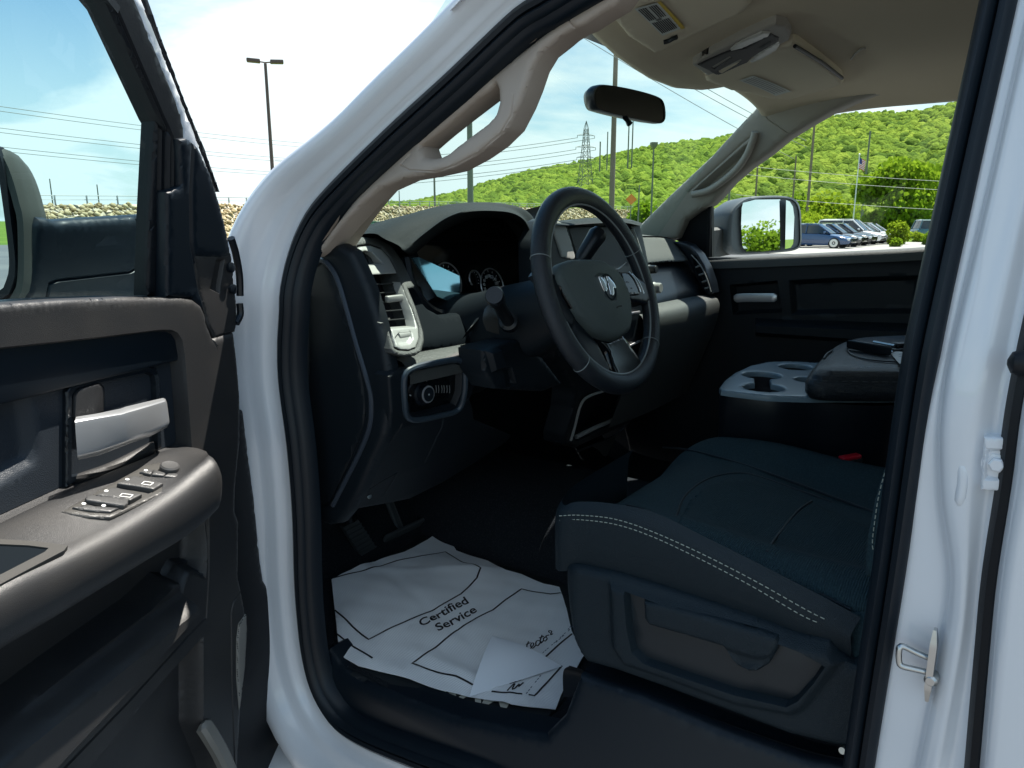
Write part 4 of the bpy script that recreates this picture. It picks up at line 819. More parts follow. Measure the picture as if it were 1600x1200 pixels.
for a, b in (((1087, 418), (1095, 414)), ((1092, 430), (1101, 427)), ((1097, 441), (1105, 438)), ((1101, 451), (1108, 449))):
    P = PVF.ats([a, b], .006); mb.tube(P, .003, n=8)
mb.build('vent_tabs', M['grey'], pv)
mb = MB(); mb.tube(cat(PVF.ats([(1080, 398), (1094, 414), (1104, 434), (1111, 456)], .014), 20), .0018, n=6); mb.build('vent_edge', M['grey'], pv)
# top pad running back to the glass
G = []
for y in np.linspace(1.02, 1.47, 12):
    G.append([(x, max(y, 1.085-.2*max(0, x-.26)) if x < .5 else y, 1.558-.06*max(0, (y-1.25)/.25)**1.5*.5-.02*(abs(x-.84)/.75)**6) for x in np.linspace(.12, 1.56, 40)])
mb = MB(); mb.grid(np.array(G)); mb.build('dash_top', M['dash_top'], TR, angle=60)
mb = MB(); mb.tube(cat(np.array([W(520, 363, y=1.40), W(550, 361, y=1.42), W(575, 356, y=1.44), W(588, 351, y=1.46)]), 12), .004, n=6); mb.build('wiper_arm', M['plastic_s'], TR)
relief('dash_filler', DS, [(585, 366), (640, 370), (655, 402), (605, 398)], M['plastic'], DASH, h0=-.036, res=.02, skirt=.02)
# ================================================================ pillar trims, headliner, visors, mirror
TF = Fr((.085, 0, 0), (0, 1, 0), (0, 0, 1), (-1, 0, 0), lambda u, v: -.24*np.maximum(0, v-1.48))
apo = [(488, 402), (500, 380), (530, 340), (560, 300), (600, 258), (640, 218), (690, 175), (740, 136), (800, 90), (860, 42), (900, 4), (930, -30), (985, -30), (960, 5), (935, 20), (908, 38), (893, 44), (868, 60), (845, 80), (830, 105), (820, 135), (808, 165), (790, 200), (765, 225), (735, 246), (700, 265), (660, 274), (625, 280), (588, 297), (562, 320), (532, 352), (514, 374), (499, 394)]
hole = [(654, 228), (664, 220), (690, 200), (715, 178), (740, 156), (760, 142), (771, 131), (776, 140), (777, 160), (772, 178), (760, 192), (740, 207), (712, 228), (698, 240), (685, 246), (672, 248), (660, 246)]
AP = relief('a_pillar_trim', TF, apo, M['beige'], TR, res=.006, rnd=.010, skirt=.035, holes=[hole], lines=[([(879, 20), (888, 30), (895, 42)], .002, .0015), ([(626, 258), (632, 250), (640, 243)], .001, .002), ([(626, 258), (640, 266), (680, 268), (708, 258), (745, 238), (780, 208), (797, 180), (802, 150)], .0015, .0018)], h0=.0)
# inner return of the pillar down to the seal
mb = MB(); a = TF.ats([(488, 402), (520, 352), (560, 300), (640, 218), (740, 136), (860, 42), (930, -30)], .002); b = a+np.array([.10, .02, .0]); mb.grid(np.array([cat(a, 30), cat(b, 30)])); mb.build('a_pillar_return', M['beige'], AP)
HL = [(880, -8), (905, 38)]
def hx(x, y):                                   # headliner height
    e = abs((x-.83)/.68); z = 1.955-.04*e**5-.006*e**2; z -= .055*max(0, (y-.42)/.40)**2; return z
hdr_px = [(905, 40), (930, 62), (960, 84), (985, 98), (1010, 112), (1050, 127), (1090, 134), (1130, 134), (1185, 158), (1235, 185)]
# header edge measured as a curve in plan
hdr = np.array([W(p[0], p[1], z=1.925) for p in hdr_px])
def hdr_y(x): return np.interp(x, hdr[:, 0], hdr[:, 1])
rows_ = []
for x in np.linspace(.20, 1.55, 56):
    ye = float(hdr_y(x)); col = []
    for y in np.r_[np.linspace(-1.6, .3, 10), np.linspace(.36, ye-.02, 14)]:
        col.append((x, y, hx(x, y)+.0))
    zt = col[-1][2]; col += [(x, ye-.006, zt+.002), (x, ye, zt+.010), (x, ye-.004, zt+.022), (x, ye-.03, zt+.03)]
    rows_.append(col)
mb = MB(); mb.grid(np.array(rows_)); LIN = mb.build('headliner', M['liner'], TR, angle=60)
HP = Fr((0, 0, 0), (1, 0, 0), (0, 1, 0), (0, 0, -1), lambda u, v: -(1.955-.04*np.minimum(1, np.abs((u-.83)/.68))**5-.006*np.minimum(1, np.abs((u-.83)/.68))**2-.055*np.clip((v-.42)/.40, 0, 1.1)**2))
# visors
v1 = [(985, -40), (953, 12), (945, 20), (980, 60), (1022, 86), (1040, 80), (1160, 24), (1175, 8), (1168, -40)]
V1 = relief('sun_visor', HP, v1, M['visor'], TR, h0=.016, res=.012, rnd=.010, skirt=.012)
v2 = [(1100, 121), (1102, 128), (1140, 143), (1200, 156), (1232, 158), (1300, 140), (1318, 132), (1314, 122), (1245, 70), (1238, 68)]
V2 = relief('sun_visor', HP, v2, M['visor'], TR, h0=.018, res=.012, rnd=.010, skirt=.012)
lab = mat('label_paper', (.62, .66, .62), .7)
relief('warning_label', HP, [(991, 14), (1027, 4), (1064, 45), (1035, 56)], lab, V1, h0=.0185, res=.012, skirt=0)
relief('warning_label', HP, [(1027, 4), (1032, 2), (1071, 44), (1064, 46)], M['yellow'], V1, h0=.0185, res=.012, skirt=0)
relief('warning_label', HP, [(1155, 126), (1177, 118), (1236, 143), (1212, 150)], lab, V2, h0=.0205, res=.012, skirt=0)
mb = MB(); 
def lerp(P, s, t): a = np.array(P[0])*(1-s)+np.array(P[1])*s; b = np.array(P[3])*(1-s)+np.array(P[2])*s; return a*(1-t)+b*t
Q = [(991, 14), (1027, 4), (1064, 45), (1035, 56)]
for s in np.linspace(.12, .86, 9):
    for t0, t1 in ((.06, .48), (.56, .94)):
        if (s > .4 and s < .5 and t0 < .1): continue
        v, f = ribbon(HP, [lerp(Q, s, t0), lerp(Q, s, t1)], .0022, h=.0192, d=.01); mb.add(v, f)
for t in (.50, .53): v, f = ribbon(HP, [lerp(Q, .35, t), lerp(Q, .62, t)], .0035, h=.0192, d=.01); mb.add(v, f)
mb.build('label_print', M['ink'], V1, smooth=False)
mb = MB(); Q = [(1155, 126), (1177, 118), (1236, 143), (1212, 150)]
for s in np.linspace(.15, .85, 5): v, f = ribbon(HP, [lerp(Q, s, .06), lerp(Q, s, .92)], .002, h=.0212, d=.01); mb.add(v, f)
mb.build('label_print', mat('pale_print', (.24, .25, .24), .7), V2, smooth=False)
mb = MB(); mb.tube(cat(HP.ats([(1037, 66), (1045, 64), (1052, 60), (1058, 58)], .022), 8), .004, n=8); mb.build('visor_clip', M['plastic'], V1)
mb = MB(); mb.tube(HP.ats([(1242, 72), (1282, 96), (1316, 122)], .020), .004, n=8); mb.build('visor_rod', M['plastic'], V2)
# overhead console
oc = [(1082, 103), (1088, 98), (1200, 42), (1212, 38), (1228, 42), (1236, 55), (1233, 64), (1135, 116), (1118, 121), (1105, 120)]
OC = relief('overhead_console', HP, oc, M['beige2'], TR, h0=.016, res=.007, rnd=.006, skirt=.02)
relief('dome_lamp', HP, [(1141, 78), (1150, 70), (1190, 51), (1204, 52), (1200, 58), (1160, 76), (1142, 80)], mat('lamp_lens', (.55, .55, .50), .3), OC, h0=.019, res=.01, rnd=.002, skirt=.005)
relief('dome_lamp', HP, [(1171, 96), (1180, 88), (1216, 66), (1218, 72), (1212, 80), (1190, 93), (1174, 99)], mat('lamp_lens2', (.55, .55, .50), .3), OC, h0=.019, res=.01, rnd=.002, skirt=.005)
relief('console_switch_panel', HP, [(1090, 102), (1125, 86), (1140, 80), (1164, 76), (1204, 54), (1217, 60), (1216, 66), (1178, 88), (1168, 98), (1130, 115), (1120, 118)], M['ink'], OC, h0=.0185, res=.006, rnd=.002, skirt=.005,
    feats=[([(1110, 106), (1140, 88), (1145, 90), (1116, 109)], -.004, .002), ([(1120, 112), (1158, 92), (1160, 96), (1128, 115)], -.004, .002), ([(1186, 75), (1204, 64), (1207, 67), (1190, 78)], .003, .002)])
# coat hook and assist handle on the far side of the roof
mb = MB(); P = cat(HP.ats([(1330, 92), (1336, 84), (1346, 76), (1353, 75)], .004), 12); mb.tube(P, .0025, n=6); mb.build('coat_hook', M['beige2'], LIN)
PT = Fr((1.58, 0, 0), (0, 1, 0), (0, 0, 1), (-1, 0, 0), lambda u, v: .26*np.maximum(0, v-1.48))
relief('assist_handle', PT, rounded(PT.uvs([(1491, 56), (1520, 52), (1520, 76), (1494, 77)], .03), .015), M['beige2'], LIN, px=False, h0=.03, res=.006, rnd=.006, skirt=.03)
# far pillar and the trim over the passenger window
pw = [(1111, 404), (1111, 322), (1124, 300), (1143, 279), (1170, 257), (1200, 236), (1230, 212), (1262, 192), (1295, 173), (1330, 157), (1365, 146), (1400, 138), (1460, 128), (1520, 119), (1600, 104), (1700, 88), (1800, 80), (1800, 380), (1470, 386)]
ppo = [(985, 372), (1000, 350), (1040, 310), (1080, 272), (1110, 244), (1150, 200), (1180, 168), (1190, 160), (1210, 130), (1300, 100), (1400, 60), (1500, 25), (1600, -10), (1800, -60), (1800, 90), (1700, 92), (1600, 106), (1520, 122), (1460, 131), (1400, 141), (1365, 149), (1330, 160), (1295, 176), (1262, 195), (1230, 215), (1200, 240), (1170, 261), (1143, 284), (1124, 306), (1110, 320), (1090, 330), (1070, 345), (1058, 372), (1040, 378)]
AP2 = relief('a_pillar_trim', PT, ppo, M['beige2'], TR, h0=.0, res=.014, rnd=.014, skirt=.04, lines=[([(1184, 164), (1200, 186), (1232, 208)], .003, .003), ([(1076, 300), (1160, 224), (1172, 214)], .004, .005)],
    feats=[([(1080, 300), (1098, 284), (1162, 228), (1176, 220), (1168, 240), (1150, 262), (1120, 285), (1095, 300), (1082, 304)], -.03, .012)])
mb = MB(); mb.tube(cat(PT.ats([(1082, 304), (1110, 296), (1145, 270), (1165, 245), (1176, 220), (1180, 206)], .012), 26), .010, n=12); mb.build('grab_handle', M['beige2'], AP2)
# black weatherstrip round the passenger window
PW = Fr((1.62, 0, 0), (0, 1, 0), (0, 0, 1), (-1, 0, 0), lambda u, v: .24*np.maximum(0, v-1.48))
mb = MB(); mb.tube(cat(PW.ats([(1107, 402), (1108, 360), (1110, 320), (1124, 300), (1143, 278), (1200, 236), (1262, 191), (1330, 156), (1400, 137), (1460, 127), (1520, 118), (1600, 104), (1700, 90)], .012), 90), .007, n=8); mb.build('window_seal', M['rubber'], TR)
relief('sail_trim', PW, [(1050, 372), (1060, 352), (1080, 332), (1111, 316), (1112, 408), (1090, 400), (1075, 385)], M['rubber'], TR, h0=.004, res=.02, rnd=.003, skirt=.02)
mb = MB(); P = PW.ats([(1100, 408), (1104, 315), (1143, 270), (1262, 185), (1400, 130), (1600, 96), (1900, 70), (1900, 380)], -.02); mb.add(P, [tuple(range(len(P)))]); mb.build('passenger_window', M['lightglass'], TR, smooth=False)
# passenger door: sill cap and inner panel
mb = MB(); P = PW.ats([(1100, 404), (1104, 405), (1200, 401), (1300, 396), (1400, 391), (1470, 387), (1700, 378)], .0); mb.tube(cat(P, 40), 1, prof=[(-.030, -.03), (-.030, .018), (-.022, .024), (.0, .026), (.016, .020), (.020, -.03)], up=(-1, 0, 0)) if False else mb.grid(loft([P+np.array([.04, 0, .002]), P+np.array([.0, 0, .004]), P+np.array([-.020, 0, .002]), P+np.array([-.032, 0, -.006]), P+np.array([-.036, 0, -.03])], 40, 16)); 
PD = None
pd_out = [(1000, 402), (1095, 402), (1200, 403), (1300, 398), (1400, 393), (1480, 388), (1700, 380), (1800, 900), (1110, 800), (1000, 780), (960, 600)]
PD = relief('passenger_door', PW, pd_out, M['plastic'], TR, h0=.028, res=.013, rnd=.006, skirt=.05,
    feats=[([(1140, 445), (1215, 438), (1222, 488), (1145, 492)], -.03, .010), ([(1232, 438), (1300, 434), (1436, 430), (1434, 490), (1236, 492)], -.02, .015), ([(1180, 497), (1440, 506), (1700, 520), (1700, 560), (1180, 525)], .05, .018)])
mb.build('window_sill_cap', M['dash'], PD, angle=70)
mb = MB(); P = PW.ats([(1147, 466), (1165, 465), (1192, 465), (1214, 465)], .05); mb.tube(cat(P, 16), np.r_[.6, np.ones(14), .6], prof=[(-.013, -.006), (-.013, .004), (0, .008), (.013, .004), (.013, -.006)], up=(-1, 0, 0)); mb.build('door_handle', M['silver'], PD)
# passenger mirror: arm, housing, flat glass and its convex strip
MPx = Fr((1.93, 0, 0), (0, 1, 0), (0, 0, 1), np.array([-math.cos(math.radians(35)), -math.sin(math.radians(35)), 0]))
mo = np.array([1.84, .0, 0.0]); az = math.radians(22); MN = np.array([-math.sin(az), -math.cos(az), .03]); MN /= np.linalg.norm(MN); MA = np.cross([0, 0, 1], MN); MA /= np.linalg.norm(MA); MB_ = np.cross(MN, MA)
ctr = W(1195, 352, x=1.93); MPx = Fr(ctr, MA, MB_, MN)
hp = cat(MPx.uvs([(1136, 352), (1140, 330), (1158, 313), (1180, 307), (1220, 306), (1240, 311), (1248, 325), (1250, 350), (1250, 380), (1243, 390), (1222, 394), (1165, 398), (1145, 396), (1136, 385)], 0), 70, True); c0 = hp.mean(0); rows_ = []
for s_, h in ((.93, .010), (.985, .008), (1.0, .0), (1.0, -.03), (.96, -.08), (.8, -.13), (.3, -.16), (.02, -.162)):
    q = c0+(hp-c0)*s_; rows_.append(MPx.xyz(q[:, 0], q[:, 1], np.full(len(q), h)))
mb = MB(); mb.grid(np.array(rows_), cv=True); mb.add(MPx.xyz(*(c0+(hp-c0)*.94).T, np.full(70, .004)), [tuple(range(70))]); SM2 = mb.build('side_mirror', mat('mirror_housing_plastic2', (.07, .085, .09), .4), TR, angle=60)
def mg(pts, h, tiltv, name):
    q = MPx.uvs(pts, h); V = MPx.xyz(q[:, 0], q[:, 1], np.full(len(q), h)); c = V.mean(0); V = V+np.outer((V-c)@MA, tiltv)
    mbx = MB(); mbx.add(V, [tuple(range(len(V)))]); mbx.build(name, M['mirror'], SM2, smooth=False)
mg([(1159, 325), (1161, 317), (1180, 312), (1219, 311.5), (1220, 390), (1190, 393), (1166, 393), (1160, 385), (1158, 350)], .014, MN*.0, 'mirror_glass')
mg([(1223, 313), (1232, 315), (1240, 323), (1244, 340), (1245, 365), (1243, 380), (1236, 387), (1223, 389)], .014, -MN*.28, 'mirror_glass')
mb = MB(); a0, a1 = W(1100, 382, x=1.70), W(1142, 375, x=1.88); mb.tube([a0, (a0+a1)/2, a1], 1, prof=[(-.03, -.045), (-.03, .045), (-.015, .052), (.015, .052), (.03, .045), (.03, -.045)], up=(0, 0, 1)); mb.build('mirror_arm', M['dash'], SM2)
# interior mirror with its stem on the glass
RMN = None
mc = W(978, 163, y=.80); az = math.radians(235-0); RN = np.array([-.30, -.95, -.03]); RN /= np.linalg.norm(RN); RA = np.cross([0, 0, 1], RN); RA /= np.linalg.norm(RA); RB = np.cross(RN, RA)
RM = Fr(mc, RA, RB, RN)
ro = cat(RM.uvs([(923, 150), (926, 138), (938, 132), (970, 136), (1005, 144), (1028, 152), (1036, 160), (1039, 175), (1038, 188), (1031, 193), (1010, 190), (975, 183), (940, 174), (928, 168)], 0), 80, True)
c0 = ro.mean(0); rows_ = []
for s_, h in ((.93, .004), (.97, .005), (1.0, .0), (.995, -.015), (.90, -.035), (.6, -.045), (.02, -.047)):
    q = c0+(ro-c0)*s_; rows_.append(RM.xyz(q[:, 0], q[:, 1], np.full(len(q), h)))
mb = MB(); mb.grid(np.array(rows_), cv=True); IM = mb.build('rear_view_mirror', M['plastic_s'], TR, angle=60)
mb = MB(); q = c0+(ro-c0)*.94; mb.add(RM.xyz(q[:, 0], q[:, 1], np.full(80, .003)), [tuple(range(80))]); mb.build('mirror_glass', mat('dark_reflection_glass', (.10, .11, .11), .02, 1), IM, smooth=False)  # dark tint stands in for a dark reflection
mb = MB(); P = RM.ats([(976, 183), (980, 188), (984, 194)], .0); mb.tube(P, [.006, .005, .007], n=8); mb.build('mirror_tab', M['plastic_s'], IM)
mb = MB(); tp = np.array([mc[0]+.0, mc[1]+.12, mc[2]+.03]); mb.tube([mc-RN*.035, mc-RN*.06, mc-RN*.08+np.array([.0, .02, .03])], [.012, .010, .010], n=12); mb.build('mirror_stem', M['plastic_s'], IM)
# ---- seats
zt = lambda u, v: 1.152+.030*np.exp(-((u-.20)/.055)**2)+.024*np.exp(-((u-.66)/.06)**2)-.05*np.clip((v-.50)/.09, 0, 1.2)**2+.012*np.exp(-((v-.42)/.10)**2)-.02*np.clip((.16-u)/.03, 0, 1.2)**2
SF = Fr((0, 0, 0), (1, 0, 0), (0, 1, 0), (0, 0, 1), zt)
so = rounded([(.142, -.20), (.142, .20), (.137, .40), (.150, .545), (.25, .585), (.45, .605), (.62, .605), (.735, .56), (.76, .40), (.76, -.20)], .05)
SEAT = relief('driver_seat', SF, so, M['seat'], TR, px=False, res=.012, rnd=.016, skirt=.05,
    lines=[([(1048, 862), (1052, 835), (1060, 800), (1072, 775), (1095, 756), (1120, 745), (1165, 741), (1230, 760)], .010, .009), ([(950, 784), (1000, 793), (1075, 826), (1200, 884), (1330, 950)], .009, .014), ([(1200, 858), (1215, 838), (1245, 800), (1265, 785)], .005, .006), ([(1035, 697), (1080, 702), (1180, 730), (1370, 800)], .008, .014)])
relief('seat_insert', SF, [(1054, 862), (1058, 835), (1066, 802), (1078, 778), (1100, 760), (1124, 750), (1165, 746), (1230, 765), (1380, 830), (1420, 960), (1330, 945), (1200, 890), (1100, 850), (1062, 866)][:13]+[(1080, 842)], M['seat2'], SEAT, h0=.005, res=.014, rnd=.006, skirt=.004)
mb = MB()
for P_ in ([(1046, 866), (1051, 835), (1059, 800), (1071, 774), (1094, 755), (1120, 744), (1165, 740), (1230, 760), (1300, 785)], [(1198, 862), (1214, 838), (1245, 800), (1268, 783)], [(905, 786), (950, 786), (1000, 795), (1075, 828), (1200, 886), (1330, 952)], [(1036, 699), (1080, 704), (1180, 732), (1370, 802)]): mb.tube(cat(SF.ats(P_, .0052 if P_[0][0] == 1198 else .0), 60), .0022, n=6)
mb.build('cushion_seam_lines', M['seat_v'], SEAT)  # thin dark tubes laid along the seams to darken them
# side band of the cushion
sx = .134
a = np.array([W(p[0], p[1], x=sx+.004) for p in [(882, 790), (900, 784), (950, 786), (1020, 800), (1100, 838), (1200, 888), (1300, 940), (1345, 965)]])
b = np.array([W(p[0], p[1], x=sx-.006) for p in [(873, 808), (905, 807), (955, 812), (1020, 832), (1100, 868), (1180, 909), (1260, 954), (1330, 992)]])
c = np.array([W(p[0], p[1], x=sx-.004) for p in [(871, 850), (900, 850), (955, 860), (1020, 878), (1100, 910), (1180, 945), (1260, 985), (1330, 1010)]])
d = np.array([W(p[0], p[1], x=sx+.004) for p in [(872, 892), (900, 892), (955, 905), (1020, 922), (1100, 948), (1180, 978), (1260, 1006), (1330, 1030)]])
fr_ = lambda r, k: np.vstack([[r[0]+np.array([.30, .045, 0])], [r[0]+np.array([.10, .035, .0])], [r[0]+np.array([.025, .018, 0])], r])
mb = MB(); mb.grid(loft([fr_(a, 0)+np.array([0, 0, .0]), fr_(b, 0), fr_(c, 0), fr_(d, 0)], 70, 26)); mb.build('cushion_side', M['seat_v'], SEAT, angle=70)
def stitch(name, pts, x, parent, step=.0075, r=.00065):
    P = cat(np.array([W(p[0], p[1], x=x) for p in pts]), 400); L = np.r_[0, np.cumsum(np.linalg.norm(np.diff(P, axis=0), axis=1))]; mbx = MB(); s = 0
    while s+step*.62 < L[-1]:
        q = [np.array([np.interp(t, L, P[:, i]) for i in range(3)]) for t in (s, s+step*.62)]; mbx.tube(q, r, n=5); s += step
    return mbx.build(name, M['thread'], parent)
stitch('stitching', [(874, 806), (905, 805), (960, 811), (1020, 831), (1100, 867), (1180, 908), (1260, 953), (1290, 968)], sx-.0075, SEAT)
stitch('stitching', [(874, 813), (905, 812), (960, 819), (1018, 838), (1095, 874), (1175, 916), (1250, 960), (1286, 976)], sx-.0065, SEAT)
# backrest: bolster and main cushion
mb = MB()
bk = lambda x, z, f: (x, .105-.30*(z-1.12)-(0 if f else .16)+.03*math.exp(-((x-.16)/.05)**2)*f+.03*math.exp(-((x-.70)/.05)**2)*f, z)
rows_ = []
for z in np.linspace(1.06, 1.76, 26):
    e = 1-max(0, (z-1.62)/.14)**3*.25
    f_ = [(.43+(x-.43)*e) for x in (.128, .132, .15, .20, .30, .43, .56, .66, .72, .738, .742)]
    ring = [bk(x, z, 1) for x in f_]; ring[0] = (f_[0], ring[0][1]-.075, z); ring[1] = (f_[1], ring[1][1]-.03, z); ring[-1] = (f_[-1], ring[-1][1]-.075, z); ring[-2] = (f_[-2], ring[-2][1]-.03, z)
    ring += [bk(f_[8], z, 0), bk(.43, z, 0), bk(f_[2], z, 0)]; rows_.append(cat(np.array(ring), 60, True))
mb.grid(np.array(rows_), cv=True); mb.add(rows_[-1], [tuple(range(60))]); SB = mb.build('seat_backrest', M['seat_v'], SEAT, angle=70)
st1 = [(1398, 702), (1384, 735), (1373, 775), (1366, 820), (1363, 850), (1366, 865)]
mb = MB(); 
bo = [(1404, 676), (1392, 700), (1378, 740), (1364, 785), (1353, 840), (1349, 880), (1350, 905), (1372, 908), (1400, 870), (1425, 700)]
relief('seat_bolster', Fr((.122, 0, 0), (0, 1, 0), (0, 0, 1), (-1, 0, 0)), bo, M['seat'], SEAT, res=.006, rnd=.012, skirt=.05)
stitch('stitching', st1, .1205, SEAT, .0070, .0006); stitch('stitching', [(1397, 723), (1388, 745), (1379, 785), (1372, 830), (1370, 858), (1373, 868)], .1205, SEAT, .0070, .0006)
mb = MB(); mb.box((.43, -.13, 1.86), (.27, .11, .20), .04, seg=4); mb.tube([(.36, -.11, 1.80), (.36, -.09, 1.70)], .007); mb.tube([(.50, -.11, 1.80), (.50, -.09, 1.70)], .007); mb.build('headrest', M['seat_v'], SEAT, angle=60)
# side shield with the lift lever
SH = Fr((.122, 0, 0), (0, 1, 0), (0, 0, 1), (-1, 0, 0))
sh = [(870, 884), (900, 886), (960, 899), (1020, 917), (1100, 943), (1180, 970), (1240, 992), (1296, 1003), (1307, 1022), (1330, 1040), (1352, 1030), (1352, 1175), (1300, 1168), (1230, 1150), (1130, 1112), (1050, 1082), (960, 1050), (915, 1037), (903, 1022), (893, 1000), (884, 960), (874, 920)]
rec = [(979, 921), (1050, 945), (1150, 977), (1250, 1012), (1293, 1036), (1275, 1062), (1250, 1090), (1232, 1099), (1150, 1080), (1060, 1050), (1010, 1032), (992, 1015), (984, 980)]
SHD = relief('seat_side_shield', SH, sh, M['seat_v'], SEAT, res=.006, rnd=.012, skirt=.04, h0=.0,
    feats=[([(950, 905), (1100, 948), (1240, 996), (1300, 1010), (1320, 1036), (1290, 1075), (1262, 1110), (1240, 1120), (1150, 1103), (1040, 1062), (975, 1040), (955, 1010)], .010, .012), (rec, -.014, .003)],
    hfun=lambda u, v: -.05*np.maximum(0, (u-.50)/.05)**2)
relief('shield_inset', SH, [(983, 925), (1050, 948), (1150, 980), (1250, 1015), (1287, 1036), (1270, 1060), (1248, 1086), (1230, 1095), (1150, 1076), (1060, 1046), (1014, 1029), (996, 1013), (988, 980)], mat('inset_plastic', (.009, .015, .020), .5), SHD, h0=-.0035, res=.03, rnd=.001, skirt=.0)
relief('lift_lever', SH, [(1004, 940), (1030, 944), (1110, 966), (1190, 990), (1212, 998), (1216, 1008), (1210, 1022), (1198, 1042), (1182, 1051), (1168, 1051), (1150, 1044), (1138, 1030), (1128, 1012), (1060, 992), (1012, 978), (1005, 968)], M['seat_v'], SHD, h0=.012, res=.0055, rnd=.007, skirt=.018,
    feats=[([(1124, 1008), (1180, 1024), (1212, 1020), (1200, 1050), (1150, 1050)], -.006, .010)])
# seat base and riser
mb = MB(); mb.grid(loft([SH.ats([(890, 1040), (915, 1048), (1000, 1078), (1130, 1128), (1260, 1172), (1345, 1190)], -.03), SH.ats([(880, 1050), (915, 1058), (1000, 1092), (1130, 1142), (1260, 1186), (1345, 1205)], -.04), SH.ats([(880, 1090), (910, 1090), (1000, 1120), (1130, 1172), (1260, 1220), (1345, 1240)], -.02)], 40, 12)); mb.build('seat_base', M['rubber'], SEAT)
mb = MB(); mb.box((.44, .12, .94), (.52, .62, .30), .03); mb.build('seat_frame', M['rubber'], SEAT)
# lower sill trim beside the seat: the blue-lit plastic below it
TRM = relief('sill_trim', Fr((.085, 0, 0), (0, 1, 0), (0, 0, 1), (-1, 0, 0), lambda u, v: -.30*np.maximum(0, v-.76)), [(655, 1215), (600, 1170), (548, 1130), (510, 1100), (498, 1060), (496, 1020), (512, 1015), (530, 1040), (560, 1062), (700, 1118), (800, 1140), (850, 1150), (880, 1120), (905, 1055), (1000, 1085), (1130, 1140), (1260, 1186), (1340, 1200), (1340, 1260), (655, 1260)], M['rubber_soft'], TR, res=.010, rnd=.01, skirt=.04)
mb = MB(); mb.lathe(W(1322, 1170, x=.13), (-1, .2, .3), [(.004, 0), (.006, .004), (.004, .012)], n=10); mb.tube([W(1315, 1168, x=.13), W(1328, 1172, x=.13)], .003, n=8); mb.build('seat_bolt', M['steel'], SEAT)
# passenger seat, rear bench (seen only through gaps)
for nm, cx in (('passenger_seat', 1.26),):
    mb = MB(); mb.box((cx, .22, 1.08), (.50, .60, .15), .05, seg=4); mb.box((cx, -.10, 1.40), (.50, .14, .66), .05, A=(1, 0, 0), B=(0, 1, .25), seg=4); ps = mb.build(nm, M['seat_v'], TR, angle=60)
    mb = MB(); mb.box((cx+.02, .02, 1.74), (.26, .10, .22), .03, seg=3); mb.build('headrest', M['seat_v'], ps, angle=60)
mb = MB(); mb.box((.84, -1.15, 1.05), (1.4, .5, .18), .05, seg=3); mb.box((.84, -1.42, 1.38), (1.4, .14, .60), .05, seg=3); mb.build('rear_bench', M['seat_v'], TR, angle=60)
# ---- centre console: cup holder tray, body, padded lid
CT = Fr((0, 0, 1.262), (1, 0, 0), (0, 1, 0), (0, 0, 1))
tray = [(1124, 605), (1132, 594), (1148, 582), (1172, 571), (1200, 565), (1235, 564), (1270, 566), (1420, 566), (1420, 620), (1262, 620), (1200, 618), (1140, 611), (1127, 609)]
cup = lambda px, py, r: [tuple(p) for p in [(CT.uv(px, py)+r*np.array([math.cos(t), math.sin(t)])) for t in np.linspace(0, 2*math.pi, 28, endpoint=False)]]
cA = CT.uv(1193, 605); cB = CT.uv(1190, 586); cC = CT.uv(1240, 574); cD = CT.uv(1262, 592)
def union_outline():
    r = .041
    d = cB-cA; n = np.array([-d[1], d[0]]); n = n/np.linalg.norm(n)*.016; d1 = d/np.linalg.norm(d)
    out = []
    for c_, dr in ((cA, d1), (cB, -d1)):
        a0 = math.atan2(dr[1], dr[0]); g = math.asin(.016/r)
        for t in np.linspace(a0+g, a0+2*math.pi-g, 26): out.append(c_+r*np.array([math.cos(t), math.sin(t)]))
    return out
CM = mat('sky_tinted_tray_plastic', (.20, .27, .31), .25)  # glossy dark tray, reflected sky put into its pale blue colour
CTP = [tuple(p) for p in CT.uvs(tray)]
CON = relief('center_console', CT, CTP, CM, TR, px=False, res=.008, rnd=.004, skirt=.008, holes=[union_outline(), cup(1243, 573, .038), cup(1264, 593, .030)])
mb = MB()
for c_, r in ((cA, .043), (cB, .043), (cC, .040), (cD, .032)):
    c3 = np.array([c_[0], c_[1], 1.20]); 
    for k in (0,):
        ts = np.linspace(0, 2*math.pi, 28, endpoint=False); mb.grid(np.array([[(c_[0]+r*math.cos(t), c_[1]+r*math.sin(t), z) for t in ts] for z in (1.19, 1.253)]), cv=True); mb.add([(c_[0]+r*math.cos(t), c_[1]+r*math.sin(t), 1.19) for t in ts], [tuple(range(28))])
mb.build('cup_well', M['ink'], CON)
o = np.array(CTP); c0 = o.mean(0)
rows_ = []
for s_, z in ((.985, 1.250), (.99, 1.240), (.99, 1.215), (.975, 1.18), (.97, 1.02), (.97, .80)):
    q = c0+(cat(o, 80, True)-c0)*s_; rows_.append(np.c_[q, np.full(80, z)])
mb = MB(); mb.grid(np.array(rows_), cv=True); mb.build('console_body', M['plastic_s'], CON, angle=60)
LT = Fr((0, 0, 1.315), (1, 0, 0), (0, 1, 0), (0, 0, 1))
lo = cat(LT.uvs([(1263, 578), (1272, 566), (1285, 553), (1300, 541), (1330, 530), (1370, 526), (1440, 524), (1560, 524), (1600, 560), (1560, 586), (1440, 586), (1310, 585), (1275, 583)], 0), 90, True); c0 = lo.mean(0); rows_ = []
for s_, z in ((.985, 1.262), (1.01, 1.272), (1.015, 1.292), (.995, 1.300), (.985, 1.302), (.975, 1.309), (.93, 1.318), (.80, 1.323), (.6, 1.324), (.3, 1.325), (.02, 1.325)):
    q = c0+(lo-c0)*s_; rows_.append(np.c_[q, np.full(90, z)])
